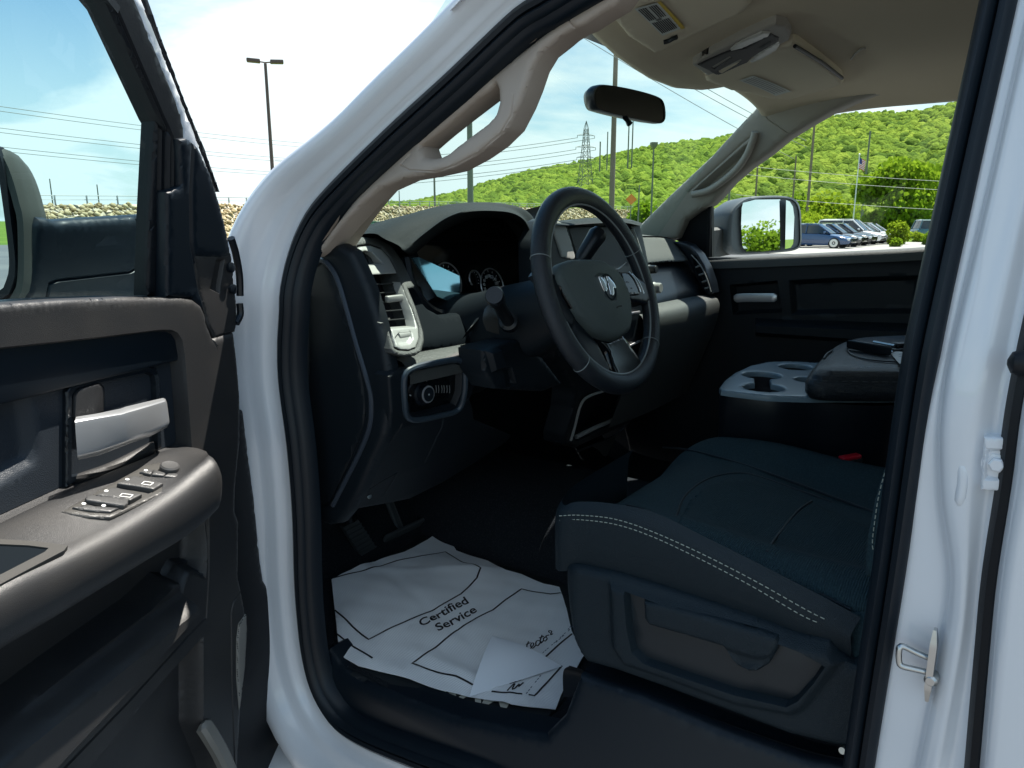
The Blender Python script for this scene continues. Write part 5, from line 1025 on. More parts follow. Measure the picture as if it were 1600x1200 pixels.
mb = MB(); mb.grid(np.array(rows_), cv=True); LID = mb.build('console_lid', M['leather'], CON, angle=75)
q = c0+(lo-c0)*1.0; P = np.c_[q, np.full(90, 1.3015)]; mb = MB(); L_t = 0
Pd = cat(P, 500, True); 
for i in range(0, 500, 5): mb.tube([Pd[i], Pd[(i+3) % 500]], .0007, n=4)
mb.build('lid_stitching', mat('dim_thread', (.09, .10, .11), .6), CON)
mb = MB(); mb.tube(cat(LT.ats([(1324, 541), (1325, 548), (1335, 556), (1365, 563), (1420, 566), (1470, 566)], .011), 40), .0016, n=6); mb.tube(cat(LT.ats([(1287, 560), (1292, 553), (1300, 548)], .006), 8), .002, n=6); mb.build('lid_seam', M['rubber_soft'], CON)
mb = MB(); p0, p1 = W(1312, 717, z=1.16), W(1344, 711, z=1.165); mb.box((p0+p1)/2+np.array([0, 0, -.012]), (np.linalg.norm(p1-p0)*1.05, .020, .018), .004, p1-p0, (0, 0, 1)) ; BK = mb.build('seat_belt_buckle', M['rubber'], TR, angle=50)
mb = MB(); mb.box((p0+p1)/2+np.array([0, 0, -.0005]), (np.linalg.norm(p1-p0)*.9, .008, .017), .002, p1-p0, (0, 0, 1)); mb.build('buckle_button', M['red'], BK, angle=50)
# ---- footwell: kick panel, carpeted toe board, pedals, tunnel
mb = MB(); mb.grid(loft([[(.085, 1.30, .78), (.085, 1.10, .78), (.085, 1.04, .78)], [(.085, 1.30, .9), (.085, 1.12, .9), (.085, 1.05, .9)], [(.10, 1.30, 1.2), (.10, 1.12, 1.2), (.10, 1.06, 1.2)]], 10, 10)); mb.build('kick_panel', M['rubber'], TR)
mb = MB(); mb.grid(np.array([[(x, y, z) for x in np.linspace(.10, 1.58, 12)] for y, z in ((-.3, .785), (1.05, .785), (1.25, .80), (1.36, .90), (1.47, 1.2), (1.48, 1.38))])); mb.build('carpet', M['carpet'], TR, angle=60)
G = np.array([[(.84+s*w, y, z) for s, w, z in ((-1, .26, .78), (-1, .21, .87), (-.8, .18, .93), (-.3, .2, .95), (.3, .2, .95), (.8, .18, .93), (1, .21, .87), (1, .26, .78))] for y in (-.3, .5, 1.0, 1.4)]); mb = MB(); mb.grid(G); mb.build('transmission_tunnel', M['carpet'], TR, angle=70)
mb = MB(); mb.grid(loft([[W(955, 685, z=.96), W(965, 690, z=.96), W(990, 712, z=.96)], [W(940, 705, z=.93), W(965, 720, z=.93), W(985, 728, z=.93)]], 8, 8)); mb.build('floor_duct', M['plastic'], TR)
pedm = mat('pedal_rubber', (.06, .07, .075), .5, bump=(240, .0012, 'wave', 'X', 0))
mb = MB(); Pp = [W(p[0], p[1], y=1.27) for p in ((536, 824), (560, 812), (590, 858), (566, 872))]; n_ = np.cross(Pp[1]-Pp[0], Pp[2]-Pp[0]); n_ /= np.linalg.norm(n_); mb.prism(Pp, n_*.012)
for k in range(7):
    t = .12+.13*k; a, b = Pp[0]*(1-t)+Pp[3]*t, Pp[1]*(1-t)+Pp[2]*t; mb.tube([a-n_*.002, b-n_*.002], .002, n=6)
PB = mb.build('parking_brake_pedal', pedm, TR, smooth=False)
mb = MB(); mb.tube([(Pp[0]+Pp[1])/2, (Pp[0]+Pp[1])/2+np.array([0, .06, .12]), (Pp[0]+Pp[1])/2+np.array([0, .12, .3])], .010, n=8); mb.build('pedal_arm', M['rubber'], PB)
mb = MB(); c_ = W(628, 835, y=1.28); mb.box(c_, (.14, .012, .06), .005, B=(0, .8, .5)); mb.tube([c_, c_+np.array([0, .08, .15]), c_+np.array([0, .1, .35])], .011, n=8); mb.build('brake_pedal', pedm, TR)
mb = MB(); c_ = W(735, 800, y=1.30); mb.box(c_, (.06, .012, .16), .005, B=(0, .8, -.5)); mb.build('accelerator_pedal', pedm, TR)
# ================================================================ rubber mat, paper mat, keys: loose things in the cab
FL = Fr((0, 0, .792), (1, 0, 0), (0, 1, 0), (0, 0, 1), lambda u, v: .35*np.maximum(0, v-1.14)**1.5+.006*np.sin(u*9+v*4)-.22*np.maximum(0, .135-u))
rm = [(520, 935), (525, 1030), (545, 1056), (620, 1085), (700, 1112), (760, 1128), (812, 1146), (835, 1140), (858, 1122), (882, 1095), (900, 1060), (930, 960), (860, 860), (700, 800)]
mo_ = FL.uvs(rm)
RMAT = relief('rubber_floor_mat', FL, [tuple(p) for p in rounded(mo_, .02)], M['matrub'], None, px=False, h0=.004, res=.02, rnd=.004, skirt=.006, lines=[([(540, 1040), (620, 1072), (700, 1098), (770, 1117), (815, 1128)], .002, .003)])
tag(RMAT, 'black rubber floor mat lying in the driver footwell under the white paper mat', 'floor mat')
mb = MB(); text_on(mb, FL, 'RAM', (682, 1090), (792, 1106), (700, 1062), h=.0055, bold=.03); mb.build('mat_lettering', mat('mat_print', (.5, .5, .44), .6), RMAT, smooth=False)
PF = Fr((0, 0, .802), (1, 0, 0), (0, 1, 0), (0, 0, 1), lambda u, v: .35*np.maximum(0, v-1.14)**1.5+.006*np.sin(u*9+v*4)-.22*np.maximum(0, .135-u)+.0007*np.sin(u*42+v*17)+.0010*np.sin(u*23-v*61+1)+.0025*np.exp(-((u*.8+v*.6-1.02)/.012)**2)+.0022*np.exp(-((u*.3-v+.62)/.010)**2)-.002*np.exp(-((u*.9-v*.25-.05)/.012)**2)+.0003*np.sin(u*110+v*40)+.010*np.exp(-((u-.50)/.05)**2-((v-1.02)/.10)**2)+.007*np.exp(-((u-.20)/.02)**2-((v-.80)/.10)**2))
po = [(518, 905), (570, 880), (632, 862), (668, 843), (694, 826), (703, 843), (713, 860), (735, 868), (762, 876), (790, 890), (815, 897), (850, 912), (874, 917), (885, 950), (893, 985), (912, 1024), (900, 1045), (888, 1056), (880, 1078), (868, 1108), (800, 1100), (745, 1090), (732, 1088), (690, 1078), (640, 1060), (600, 1050), (560, 1040), (534, 1025), (528, 1000), (524, 960)]
pm = mat('ribbed_paper', (.86, .88, .90), .85, bump=(95, .00035, 'wave', 'X', .6), var=(5, (.68, .71, .74), .55, .85), spec=.2)
nt = pm.node_tree
PAP = relief('paper_floor_mat', PF, po, pm, None, h0=.0, res=.010, skirt=.0012)
tag(PAP, 'white ribbed paper floor mat printed with black frames and lettering, one corner folded over', 'paper mat')
mb = MB()
def rb(pts, w=.0038, closed=False): v, f = ribbon(PF, pts, w, h=.0009, closed=closed, d=.006); mb.add(v, f)
rb([(521, 903), (620, 876), (660, 868), (696, 862), (722, 878), (751, 887), (745, 903), (720, 928), (690, 945), (640, 968), (576, 999), (550, 978), (523, 953)])
rb([(523, 942), (560, 925), (618, 898)]) if False else None
rb([(526, 990), (555, 1012), (582, 1028)])
rb([(739, 1070), (712, 1056), (690, 1052), (660, 1042), (644, 1036), (665, 1021), (700, 995), (712, 986), (745, 965), (770, 953), (790, 937), (815, 920), (838, 925), (860, 928), (876, 926)])
rb([(894, 990), (870, 1010), (853, 1026)]); rb([(878, 1040), (865, 1055), (835, 1087), (826, 1085)]); rb([(816, 1084), (790, 1082), (768, 1080)])
text_on(mb, PF, 'Certified', (659, 979), (733, 942), (652, 969), h=.0009, bold=.018)
text_on(mb, PF, 'Service', (685, 986), (746, 955), (678, 976), h=.0009, bold=.018)
def sc(pts): 
    v, f = ribbon(PF, cat(np.array(pts, float), 16), .0024, h=.0009, d=.003); mb.add(v, f)
# joined-up lettering read from the photograph: "...tector" and the start of the first word
sc([(826, 1002), (823, 1010), (825, 1015), (829, 1013)]); sc([(822, 1007), (829, 1004)])
sc([(829, 1013), (834, 1007), (832, 1004), (829, 1008), (832, 1013), (838, 1007)])
sc([(843, 1001), (839, 1001), (837, 1006), (840, 1009), (846, 1002)])
sc([(847, 992), (844, 1001), (845, 1005), (850, 1000)]); sc([(842, 997), (850, 994)])
sc([(853, 995), (849, 998), (851, 1002), (855, 998), (853, 994), (858, 992)])
sc([(859, 989), (857, 986), (862, 986), (860, 992), (864, 990)])
sc([(794, 1077), (792, 1080), (797, 1074), (805, 1067), (800, 1077), (805, 1075)]); sc([(805, 1075), (812, 1068), (810, 1073), (818, 1066)]); sc([(796, 1068), (803, 1066), (814, 1062)])
mb.build('printed_lines', M['ink'], PAP, smooth=False)
mb = MB()
for P, n in (([(822, 1084), (845, 1055), (848, 1050)], 8), ([(848, 1020), (880, 992), (892, 978)], 14), ([(868, 1004), (884, 990), (895, 978)], 6)):
    q = cat(np.array(P, float), n*3)
    for k in range(n):
        if k % 4 != 3: v, f = ribbon(PF, q[k*3:k*3+3], .0016, h=.0009, d=.002); mb.add(v, f)
mb.build('fine_print', mat('grey_print', (.12, .15, .2), .6), PAP, smooth=False)
# folded corner
f0, f1, f2 = PF.at(733, 1089, .002), PF.at(878, 1041, .003), PF.at(769, 993, .030)
G = []
for s in np.linspace(0, 1, 12):
    e = f0*(1-s)+f1*s; G.append([e*(1-t)+f2*t+np.array([0, 0, .012*math.sin(math.pi*t)*(.6+.4*math.sin(3*s))]) for t in np.linspace(0, 1, 12)])
mb = MB(); mb.grid(np.array(G)); FC = mb.build('folded_corner', mat('plain_paper', (.78, .81, .86), .8), PAP)
# keys on the lid
KY = empty('car_keys', W(1385, 545, z=1.326), 'black key fobs on a ring with a small white tag, lying on the console lid', 'car keys')
mb = MB(); c_ = W(1357, 543, z=1.335); mb.box(c_, (.075, .040, .020), .005, A=(W(1378, 548, z=1.33)-W(1335, 540, z=1.33)), B=(.3, 1, 0), N=(0, 0, 1), seg=3); KF = mb.build('key_fob', M['plastic_s'], KY, angle=50)
mb = MB(); c_ = W(1410, 539, z=1.335); mb.box(c_, (.05, .022, .012), .004, A=(1, -.6, 0), N=(0, 0, 1), B=(.6, 1, 0), seg=3); mb.build('key_fob', M['plastic_s'], KY, angle=50)
mb = MB(); mb.tube([W(1365, 534, z=1.338), W(1398, 540, z=1.338)], .003, n=6); mb.box(W(1392, 546, z=1.331), (.03, .006, .003), .0006, A=(1, -.3, 0), N=(0, 0, 1), B=(.3, 1, 0)); mb.build('key_blade', M['steel'], KY)
mb = MB(); c_ = W(1386, 547, z=1.334); mb.tube([c_+.012*np.array([math.cos(t), math.sin(t)*.9, .25*math.sin(t)]) for t in np.linspace(0, 2*math.pi, 24, endpoint=False)], .0012, True, n=6); mb.tube([c_+np.array([.02, .01, 0])+.010*np.array([math.cos(t), math.sin(t), .3*math.cos(t)]) for t in np.linspace(0, 2*math.pi, 24, endpoint=False)], .0012, True, n=6); mb.build('key_ring', M['chrome'], KY)
TG = Fr((0, 0, 1.3285), (1, 0, 0), (0, 1, 0), (0, 0, 1))
relief('key_tag', TG, [(1392, 552), (1400, 549), (1440, 551), (1440, 564), (1406, 568), (1402, 564)], M['white'], KY, h0=0, res=.02, skirt=.001)
mb = MB(); 
for y in (553.5, 557): v, f = ribbon(TG, [(1404, y), (1412, y-1), (1420, y)], .0016, h=.0005, d=.004); mb.add(v, f)
mb.build('tag_writing', M['ink'], KY, smooth=False)
# ================================================================ the place outside
def ground_pt(px, py, z=0.0): return W(px, py, z=z)
asph = mat('asphalt', (.12, .12, .125), .9, bump=(40, .004), var=(.35, (.16, .158, .155), .4, .7), spec=.2)
grass = mat('grass', (.085, .15, .022), .95, bump=(8, .03), var=(.25, (.14, .20, .035), .4, .65), spec=.1)
mb = MB(); mb.grid([[(x, y, -.02) for x in np.linspace(-3500, 3500, 8)] for y in np.linspace(-3500, 3500, 8)]); tag(mb.build('ground', grass), kind='structure')
lot = [(-60, -60), (34, -60), (40, 2), (44, 6), (60, 9), (60, 16), (30, 20), (22, 48), (-60, 48)]
mb = MB(); mb.add([(x, y, 0) for x, y in lot][::-1], [tuple(range(len(lot)))]); tag(mb.build('parking_lot', asph, smooth=False), kind='structure')
# pavement on which the far cars stand
con_ = mat('pale_concrete', (.34, .33, .30), .9, bump=(20, .003), var=(.6, (.26, .25, .23), .4, .7))
pv_ = [far(1150, 400, 40), far(1380, 400, 38), far(1560, 400, 38), far(1560, 400, 62), far(1380, 400, 66), far(1150, 400, 66)]
mb = MB(); mb.add([(p[0], p[1], .02) for p in pv_], [tuple(range(6))]); o = mb.build('car_park_pavement', con_, smooth=False); tag(o, kind='structure')
# ---- instanced shapes
def ico(sub):
    bm = bmesh.new(); bmesh.ops.create_icosphere(bm, subdivisions=sub, radius=1); V = np.array([v.co[:] for v in bm.verts]); F_ = np.array([[v.index for v in f.verts] for f in bm.faces]); bm.free(); return V, F_
def scatter_mesh(name, m, baseV, baseF, pos, scl, tint, parent=None, smooth=False, origin=None):
    n, k = len(pos), len(baseV[0]); V = np.empty((n, k, 3)); vi_ = rng.integers(0, len(baseV), n); ang = rng.uniform(0, 2*math.pi, n)
    for i in range(n):
        b = baseV[vi_[i]]; c, s = math.cos(ang[i]), math.sin(ang[i]); x = b[:, 0]*c-b[:, 1]*s; y = b[:, 0]*s+b[:, 1]*c
        V[i, :, 0] = x*scl[i][0]+pos[i][0]; V[i, :, 1] = y*scl[i][1]+pos[i][1]; V[i, :, 2] = b[:, 2]*scl[i][2]+pos[i][2]
    F_ = (baseF[None]+(np.arange(n)*k)[:, None, None]).reshape(-1, baseF.shape[1]); V = V.reshape(-1, 3)
    org = ORG[parent.name] if parent is not None else (np.array(origin) if origin is not None else V.mean(0)*[1, 1, 0])
    me = bpy.data.meshes.new(name); me.vertices.add(len(V)); me.vertices.foreach_set('co', (V-org).astype(np.float32).ravel())
    w = F_.shape[1]; me.loops.add(len(F_)*w); me.loops.foreach_set('vertex_index', F_.astype(np.int32).ravel()); me.polygons.add(len(F_)); me.polygons.foreach_set('loop_start', np.arange(0, len(F_)*w, w, dtype=np.int32)); me.polygons.foreach_set('loop_total', np.full(len(F_), w, np.int32))
    me.update(calc_edges=True); at_ = me.attributes.new('tint', 'FLOAT', 'POINT'); at_.data.foreach_set('value', np.repeat(tint, k).astype(np.float32))
    if smooth: me.polygons.foreach_set('use_smooth', np.ones(len(F_), bool))
    me.materials.append(m); o = bpy.data.objects.new(name, me); COL.objects.link(o)
    if parent is not None: o.parent = parent
    else: o.location = org
    ORG[o.name] = org; return o
def leafmat(name, a, b, c, trans=.35, bump=None):
    m = bpy.data.materials.new(name); m.use_nodes = True; nt = m.node_tree; nt.nodes.clear(); N = nt.nodes.new; L = nt.links.new
    o = N('ShaderNodeOutputMaterial'); at_ = N('ShaderNodeAttribute'); at_.attribute_name = 'tint'; cr = N('ShaderNodeValToRGB'); e = cr.color_ramp.elements
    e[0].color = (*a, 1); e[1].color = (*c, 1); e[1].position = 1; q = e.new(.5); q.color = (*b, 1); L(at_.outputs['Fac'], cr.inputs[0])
    d = N('ShaderNodeBsdfDiffuse'); t = N('ShaderNodeBsdfTranslucent'); mx = N('ShaderNodeMixShader'); mx.inputs[0].default_value = trans
    L(cr.outputs[0], d.inputs[0]); L(cr.outputs[0], t.inputs[0]); L(d.outputs[0], mx.inputs[1]); L(t.outputs[0], mx.inputs[2]); L(mx.outputs[0], o.inputs[0])
    if bump:
        tc = N('ShaderNodeTexCoord'); no = N('ShaderNodeTexNoise'); no.inputs['Scale'].default_value = bump[0]; no.inputs['Detail'].default_value = 6; L(tc.outputs['Object'], no.inputs[0]); bp = N('ShaderNodeBump'); bp.inputs['Distance'].default_value = bump[1]; L(no.outputs[0], bp.inputs['Height']); L(bp.outputs[0], d.inputs['Normal'])
    return m
forest_m = leafmat('forest_leaves', (.085, .145, .028), (.18, .265, .040), (.28, .36, .055), .2, (1.1, 1.2))
leaf_m = leafmat('leaves', (.08, .16, .015), (.17, .28, .018), (.27, .39, .025), .45)
yleaf_m = leafmat('yellow_green_leaves', (.12, .20, .02), (.22, .32, .02), (.34, .42, .03), .4)
bark = mat('bark', (.12, .095, .07), .9, bump=(12, .02))
# ---- wooded hill
ridge = np.array([(480, 330), (560, 326), (640, 324), (700, 312), (740, 300), (790, 284), (850, 270), (900, 262), (950, 250), (1000, 238), (1050, 230), (1110, 224), (1180, 208), (1230, 195), (1262, 190), (1330, 186), (1400, 185), (1450, 176), (1510, 160), (1600, 138), (1800, 90), (2100, 20)], float)
pxs = np.linspace(480, 2100, 60); D_ = [180, 260, 360, 470, 580, 680, 800, 1000]; fr_h = [0, .10, .30, .54, .78, 1.0, .86, .3]
rows_ = []
for px in pxs:
    top = np.interp(px, ridge[:, 0], ridge[:, 1]); az = None
    p = far(px, top, 680); hh = p[2]; col = []
    for d, f_ in zip(D_, fr_h):
        q = far(px, 345, d); col.append((q[0], q[1], max(.2, hh*f_)))
    rows_.append(col)
HG = np.array(rows_); mb = MB(); mb.grid(HG); tag(mb.build('hill', mat('hill_soil', (.06, .10, .02), .95)), kind='structure')
n = 18000; ci = rng.uniform(0, len(pxs)-1.001, n*3); dj = rng.uniform(0, 5.35, n*3)
def hsurf(i, j): a, b = int(i), int(j); u, v = i-a, j-b; return HG[a, b]*(1-u)*(1-v)+HG[a+1, b]*u*(1-v)+HG[a, b+1]*(1-u)*v+HG[a+1, b+1]*u*v
pos = []; 
for i, j in zip(ci, dj):
    if len(pos) >= n: break
    p = hsurf(i, j); d = math.hypot(p[0]-CC[0], p[1]-CC[1])
    if rng.random() < min(1, d/650): pos.append(p)
pos = np.array(pos); V0, F0 = ico(2); bases = []
for k in range(6):
    nn = V0*(1+rng.uniform(-.28, .28, len(V0)))[:, None]; nn[:, 2] = np.maximum(nn[:, 2], -.3); bases.append(nn)
s_ = rng.uniform(1.9, 4.2, len(pos)); scl = np.stack([s_, s_, s_*rng.uniform(.8, 1.25, len(pos))], 1)
clump = .5+.5*np.sin(pos[:, 0]*.021+pos[:, 1]*.013)*np.sin(pos[:, 1]*.031-pos[:, 0]*.008)
tint = np.clip(rng.beta(2.2, 1.8, len(pos))*.8+.2*clump-.05-.4*(rng.random(len(pos)) < .15), 0, 1)
wood = scatter_mesh('woodland', forest_m, bases, F0, pos+np.array([0, 0, 1.0]), scl, tint); tag(wood, 'bright green spring woodland covering the hill behind the truck', 'woodland', kind='stuff')
# ---- leafy trees and bushes near the cars
def leafy(name, base, H, Wd, m, n, leaf, label, cat_, trunk=True, crown_lo=.25, group=None, tint0=0.0, seed=1):
    r = np.random.default_rng(seed); root = empty(name, base, label, cat_, group)
    blobs = []
    for k in range(14):
        t = r.uniform(crown_lo, .88); rad = Wd*.5*math.sin(math.pi*min(.97, (t-crown_lo+.12)/(1.15-crown_lo)))**.6; a = r.uniform(0, 6.28); q = rad*r.uniform(.25, .72)
        blobs.append((np.array([math.cos(a)*q, math.sin(a)*q, H*t]), rad*r.uniform(.32, .6)))
    blobs.append((np.array([0, 0, H*.80]), Wd*.28)); pts = []; tn = []
    for k in range(n):
        c, rad = blobs[r.integers(0, len(blobs))]; d = r.normal(size=3); d /= np.linalg.norm(d); q = c+d*rad*r.uniform(.55, 1.08)*np.array([1, 1, .85]); q[2] = max(q[2], H*crown_lo*.4 if trunk else .02)
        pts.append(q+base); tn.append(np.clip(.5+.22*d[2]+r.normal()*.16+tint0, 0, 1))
    lv = []
    for k in range(5):
        R3_ = r.normal(size=(3, 3)); qm, _ = np.linalg.qr(R3_); lv.append((np.array([[-.5, -.3, 0], [.4, -.5, .1], [.6, .35, -.05], [-.35, .5, .12]])@qm))
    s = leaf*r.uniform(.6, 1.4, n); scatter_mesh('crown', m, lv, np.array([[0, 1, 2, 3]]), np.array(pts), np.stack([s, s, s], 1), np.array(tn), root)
    if trunk:
        mbx = MB(); b = np.array(base); mbx.tube([b+[0, 0, -.05], b+[.05*Wd*.1, 0, H*.3], b+[0, 0, H*.75]], [H*.03, H*.022, H*.006], n=10)
        for c, rad in blobs[:8]: mbx.tube([b+[0, 0, H*(crown_lo*.7+.1)], b+c*np.array([.5, .5, .8]), b+c], [H*.014, H*.009, H*.003], n=6)
        mbx.build('trunk', bark, root)
    return root
def gb(px, py): p = W(px, py, z=0); return (p[0], p[1], 0.0)
def at_d(px, d): p = far(px, 345, d); return np.array((p[0], p[1], 0.0))
leafy('broadleaf_tree', at_d(1398, 84), 7.1, 8.2, leaf_m, 16000, .30, 'dense broad green tree standing behind the flagpole, next to the white parked cars', 'tree', crown_lo=.12, seed=3, tint0=.15)
leafy('broadleaf_tree', at_d(1455, 90), 7.0, 6.5, leaf_m, 5000, .42, 'green tree at the right edge of the passenger window, partly behind the headrest', 'tree', crown_lo=.12, seed=5)
leafy('bush', gb(1402, 382), 1.45, 2.1, yleaf_m, 2600, .12, 'bright yellow-green bush right beside the white parked cars', 'bush', trunk=False, crown_lo=.1, seed=6, tint0=.1)
leafy('bush', gb(1398, 386), .45, 1.0, leaf_m, 900, .08, 'small low green bush in front of the yellow-green bush', 'bush', trunk=False, crown_lo=.1, seed=7)
leafy('bush', gb(1452, 383), .8, 1.3, leaf_m, 1100, .10, 'round dark green bush in front of the teal car', 'bush', trunk=False, crown_lo=.1, seed=8, tint0=-.1)
leafy('bush', gb(1430, 378), .7, 1.2, yleaf_m, 900, .10, 'pale flowering shrub between the two round bushes', 'bush', trunk=False, crown_lo=.1, seed=9, tint0=.3)
leafy('bush', at_d(1120, 60), 1.9, 3.0, yleaf_m, 2200, .16, 'bright yellow-green bush beside the passenger side mirror', 'bush', trunk=False, crown_lo=.05, seed=10, tint0=.1)
leafy('bush', at_d(1275, 66), 1.7, 6.5, yleaf_m, 3000, .18, 'long yellow-green hedge behind the blue car', 'hedge', trunk=False, crown_lo=.05, seed=11)
for k, (px, d, h, w_) in enumerate(((1010, 120, 4.2, 7), (1060, 130, 5, 8), (860, 150, 4.0, 9), (1290, 110, 4.5, 8), (1240, 120, 5.0, 8))):
    leafy('young_tree', at_d(px, d), h, w_, (leaf_m, yleaf_m)[k % 2], 2200, .40, ('low green tree at the foot of the hill, just left of the grey-topped lamp post', 'low yellow-green tree at the foot of the hill by the far windshield pillar', 'low green tree at the foot of the hill seen through the steering wheel', 'wide yellow-green tree behind the blue car', 'green tree directly above the passenger side mirror')[k], 'tree', crown_lo=.05, seed=20+k)
for k, (x, y, h) in enumerate(((25, -52, 4.6), (18, -55, 4.0), (31, -54, 5), (37, -50, 4.6))):
    leafy('roadside_tree', np.array((x, y, 0.)), h*.68, 6, yleaf_m if k % 2 else leaf_m, 2600, .22, ('second', 'first', 'third', 'fourth')[k]+' leafy tree from the left in the passenger side mirror, behind the truck', 'tree', crown_lo=.15, group='trees reflected in the passenger mirror', seed=40+k)
# ---- stone embankment with its railing
stone = mat('riprap_stone', (.42, .36, .25), .9, bump=(1.6, .5, 'vor'), var=(.9, (.62, .55, .40), .35, .7))
EP = [(-250, 52, 1.95), (60, 58, 1.30+.35), (220, 62, 1.30+.36), (380, 67, 1.6+1.32-.2), (600, 84, 2.9), (830, 112, 3.0), (1000, 140, 2.9), (1120, 165, 2.8)]
EP = [(px, d, 1.6+(345-yt)/1155*d*.93) for px, d, yt in ((-250, 54, 323), (60, 60, 323), (220, 63, 321.5), (380, 70, 321), (600, 88, 322), (830, 118, 324), (1000, 150, 328), (1120, 175, 330))]
T_ = np.array([np.r_[far(px, 345, d)[:2], z] for px, d, z in EP]); T_ = cat(T_, 160)
out_ = []
for i, p in enumerate(T_):
    d = (CC[:2]-p[:2]); d = d/np.linalg.norm(d); rw = []
    for k, s in enumerate(np.linspace(0, 1, 8)):
        j = rng.normal(size=3)*.10*(0 < k < 7); rw.append((p[0]+d[0]*s*4.5+j[0], p[1]+d[1]*s*4.5+j[1], p[2]*(1-s)-.05*s+j[2]))
    rw = [(p[0]-d[0]*14, p[1]-d[1]*14, p[2]-.02)]+rw; out_.append(rw)
mb = MB(); mb.grid(np.array(out_)); EB = mb.build('stone_embankment', stone, smooth=False); tag(EB, 'long embankment faced with tan rock, topped by a metal railing', 'embankment')
# loose rocks breaking its surface: part of the facing
V0, F0 = ico(1); bases = [V0*(1+rng.uniform(-.3, .3, len(V0)))[:, None] for _ in range(6)]; n = 9000; pos = []
T2 = np.array(out_)
for _ in range(n):
    i = rng.integers(0, 159); s = rng.uniform(1, 7.99); u = rng.random(); a = int(s); v = s-a; q = T2[i, a]*(1-u)*(1-v)+T2[i+1, a]*u*(1-v)+T2[i, min(8, a+1)]*(1-u)*v+T2[i+1, min(8, a+1)]*u*v; pos.append(q)
s_ = rng.uniform(.07, .20, n); ro = scatter_mesh('rock_facing', leafmat('rocks', (.16, .12, .06), (.32, .26, .15), (.50, .43, .28), 0), bases, F0, np.array(pos), np.stack([s_*1.3, s_*1.1, s_], 1), rng.random(n), EB); ro['kind'] = 'stuff'
rail_m = mat('railing_metal', (.30, .33, .33), .5, .3)
mb = MB(); off = []
for p in T_: d = (CC[:2]-p[:2]); d /= np.linalg.norm(d); off.append((p[0]-d[0]*.6, p[1]-d[1]*.6, p[2]))
off = np.array(off)
RL = empty('guard_railing', off[40], 'grey metal railing with two bars along the top of the stone embankment', 'railing')
for h_, r_ in ((.62, .035), (.34, .025)): mb = MB(); mb.tube(off+np.array([0, 0, h_]), r_, n=6); mb.build('rail', rail_m, RL)
Lp = np.r_[0, np.cumsum(np.linalg.norm(np.diff(off, axis=0), axis=1))]
for s in np.arange(0, Lp[-1], 2.1)[:100]:
    q = np.array([np.interp(s, Lp, off[:, i]) for i in range(3)]); mb = MB(); mb.box(q+np.array([0, 0, .31]), (.09, .09, .68), .01); mb.build('rail_post', rail_m, RL)
# ---- poles, lamps, pylon, wires
wood_m = mat('pole_wood', (.20, .16, .12), .85, bump=(10, .01)); steel_m = mat('pole_steel', (.16, .17, .15), .5, .2, spec=.3); brown_m = mat('brown_pole_paint', (.085, .06, .045), .5)
def pole(name, px, d, ztop, r, m, label, cat_='utility pole', lean=(0, 0), arm=None, group=None):
    b = at_d(px, d); root = empty(name, b, label, cat_, group); mbx = MB(); t = b+np.array([lean[0], lean[1], ztop]); mbx.tube([b, (b+t)/2, t], [r, r*.85, r*.68], n=12); mbx.build('shaft', m, root)
    if arm:
        for z_, w_ in arm: mbx = MB(); c = b+(t-b)*(z_/ztop); mbx.box(c, (w_, .12, .12), .01, A=(.7, -.7, 0), N=(0, 0, 1), B=(.7, .7, 0)); 
        mbx.build('crossarm', m, root)
    return root, b, t
def zt_(py, d): return 1.6+(345-py)/1155*d*.98
R_, b, t = pole('parking_lot_lamp', 431, 46, zt_(124, 46)-.1, .12, brown_m, 'tall brown two-headed lamp post left of the truck pillar', 'lamp post', lean=(0, 0))
ra = np.array([.80, -.60, 0])
for s in (-1, 1):
    mb = MB(); c = t+ra*s*.62+np.array([0, 0, .12]); mb.box(c, (.72, .42, .20), .05, A=ra+np.array([0, 0, .04*s]), B=(.6, .8, 0), N=(0, 0, 1)); mb.tube([t+np.array([0, 0, .05]), c], .04, n=6); mb.build('lamp_head', brown_m, R_)
R_, b, t = pole('parking_lot_lamp', -32, 38, zt_(42, 38), .12, brown_m, 'lamp post at the left edge with one brown head reaching into the door window', 'lamp post')
mb = MB(); c = t+ra*.62+np.array([0, 0, .1]); mb.box(c, (.75, .42, .22), .05, A=ra, B=(.6, .8, 0), N=(0, 0, 1)); mb.tube([t, c], .04, n=6); mb.build('lamp_head', mat('lamp_head_paint', (.22, .2, .16), .5), R_)
pole('utility_pole', 735.5, 62, 15, .27, steel_m, 'thick grey steel pole seen through the grab handle and windshield')
pole('utility_pole', 680, 100, 12.5, .15, steel_m, 'thin dark pole left of the thick grey steel pole')
pole('utility_pole', 955, 44, 12.6, .17, wood_m, 'wooden pole straight behind the interior mirror', arm=[(12.2, 2.2)])
R_, b, t = pole('parking_lot_lamp', 1017, 75, zt_(240, 75), .10, steel_m, 'lamp post with a square hooded head in front of the hill', 'lamp post')
mb = MB(); mb.tube([t, t+np.array([0, 0, .3]), t+np.array([0, 0, .62])], [.10, .38, .42], n=4); mb.build('lamp_head', steel_m, R_)
pole('utility_pole', 1260, 75, zt_(183, 75), .14, wood_m, 'tall dark wooden pole above the blue parked car', arm=[(zt_(183, 75)-.8, 2.0)])
pole('utility_pole', 1236, 100, zt_(254, 100), .13, wood_m, 'short dark pole just left of the tall wooden pole')
pole('utility_pole', 1178, 90, zt_(250, 90), .13, wood_m, 'short dark pole above the left half of the passenger mirror')
pole('utility_pole', 1346, 160, zt_(224, 160), .22, steel_m, 'pale grey pole directly behind the flag')
pole('utility_pole', 1137, 85, zt_(275, 85), .14, steel_m, 'pale bluish pole beside the left end of the passenger mirror')
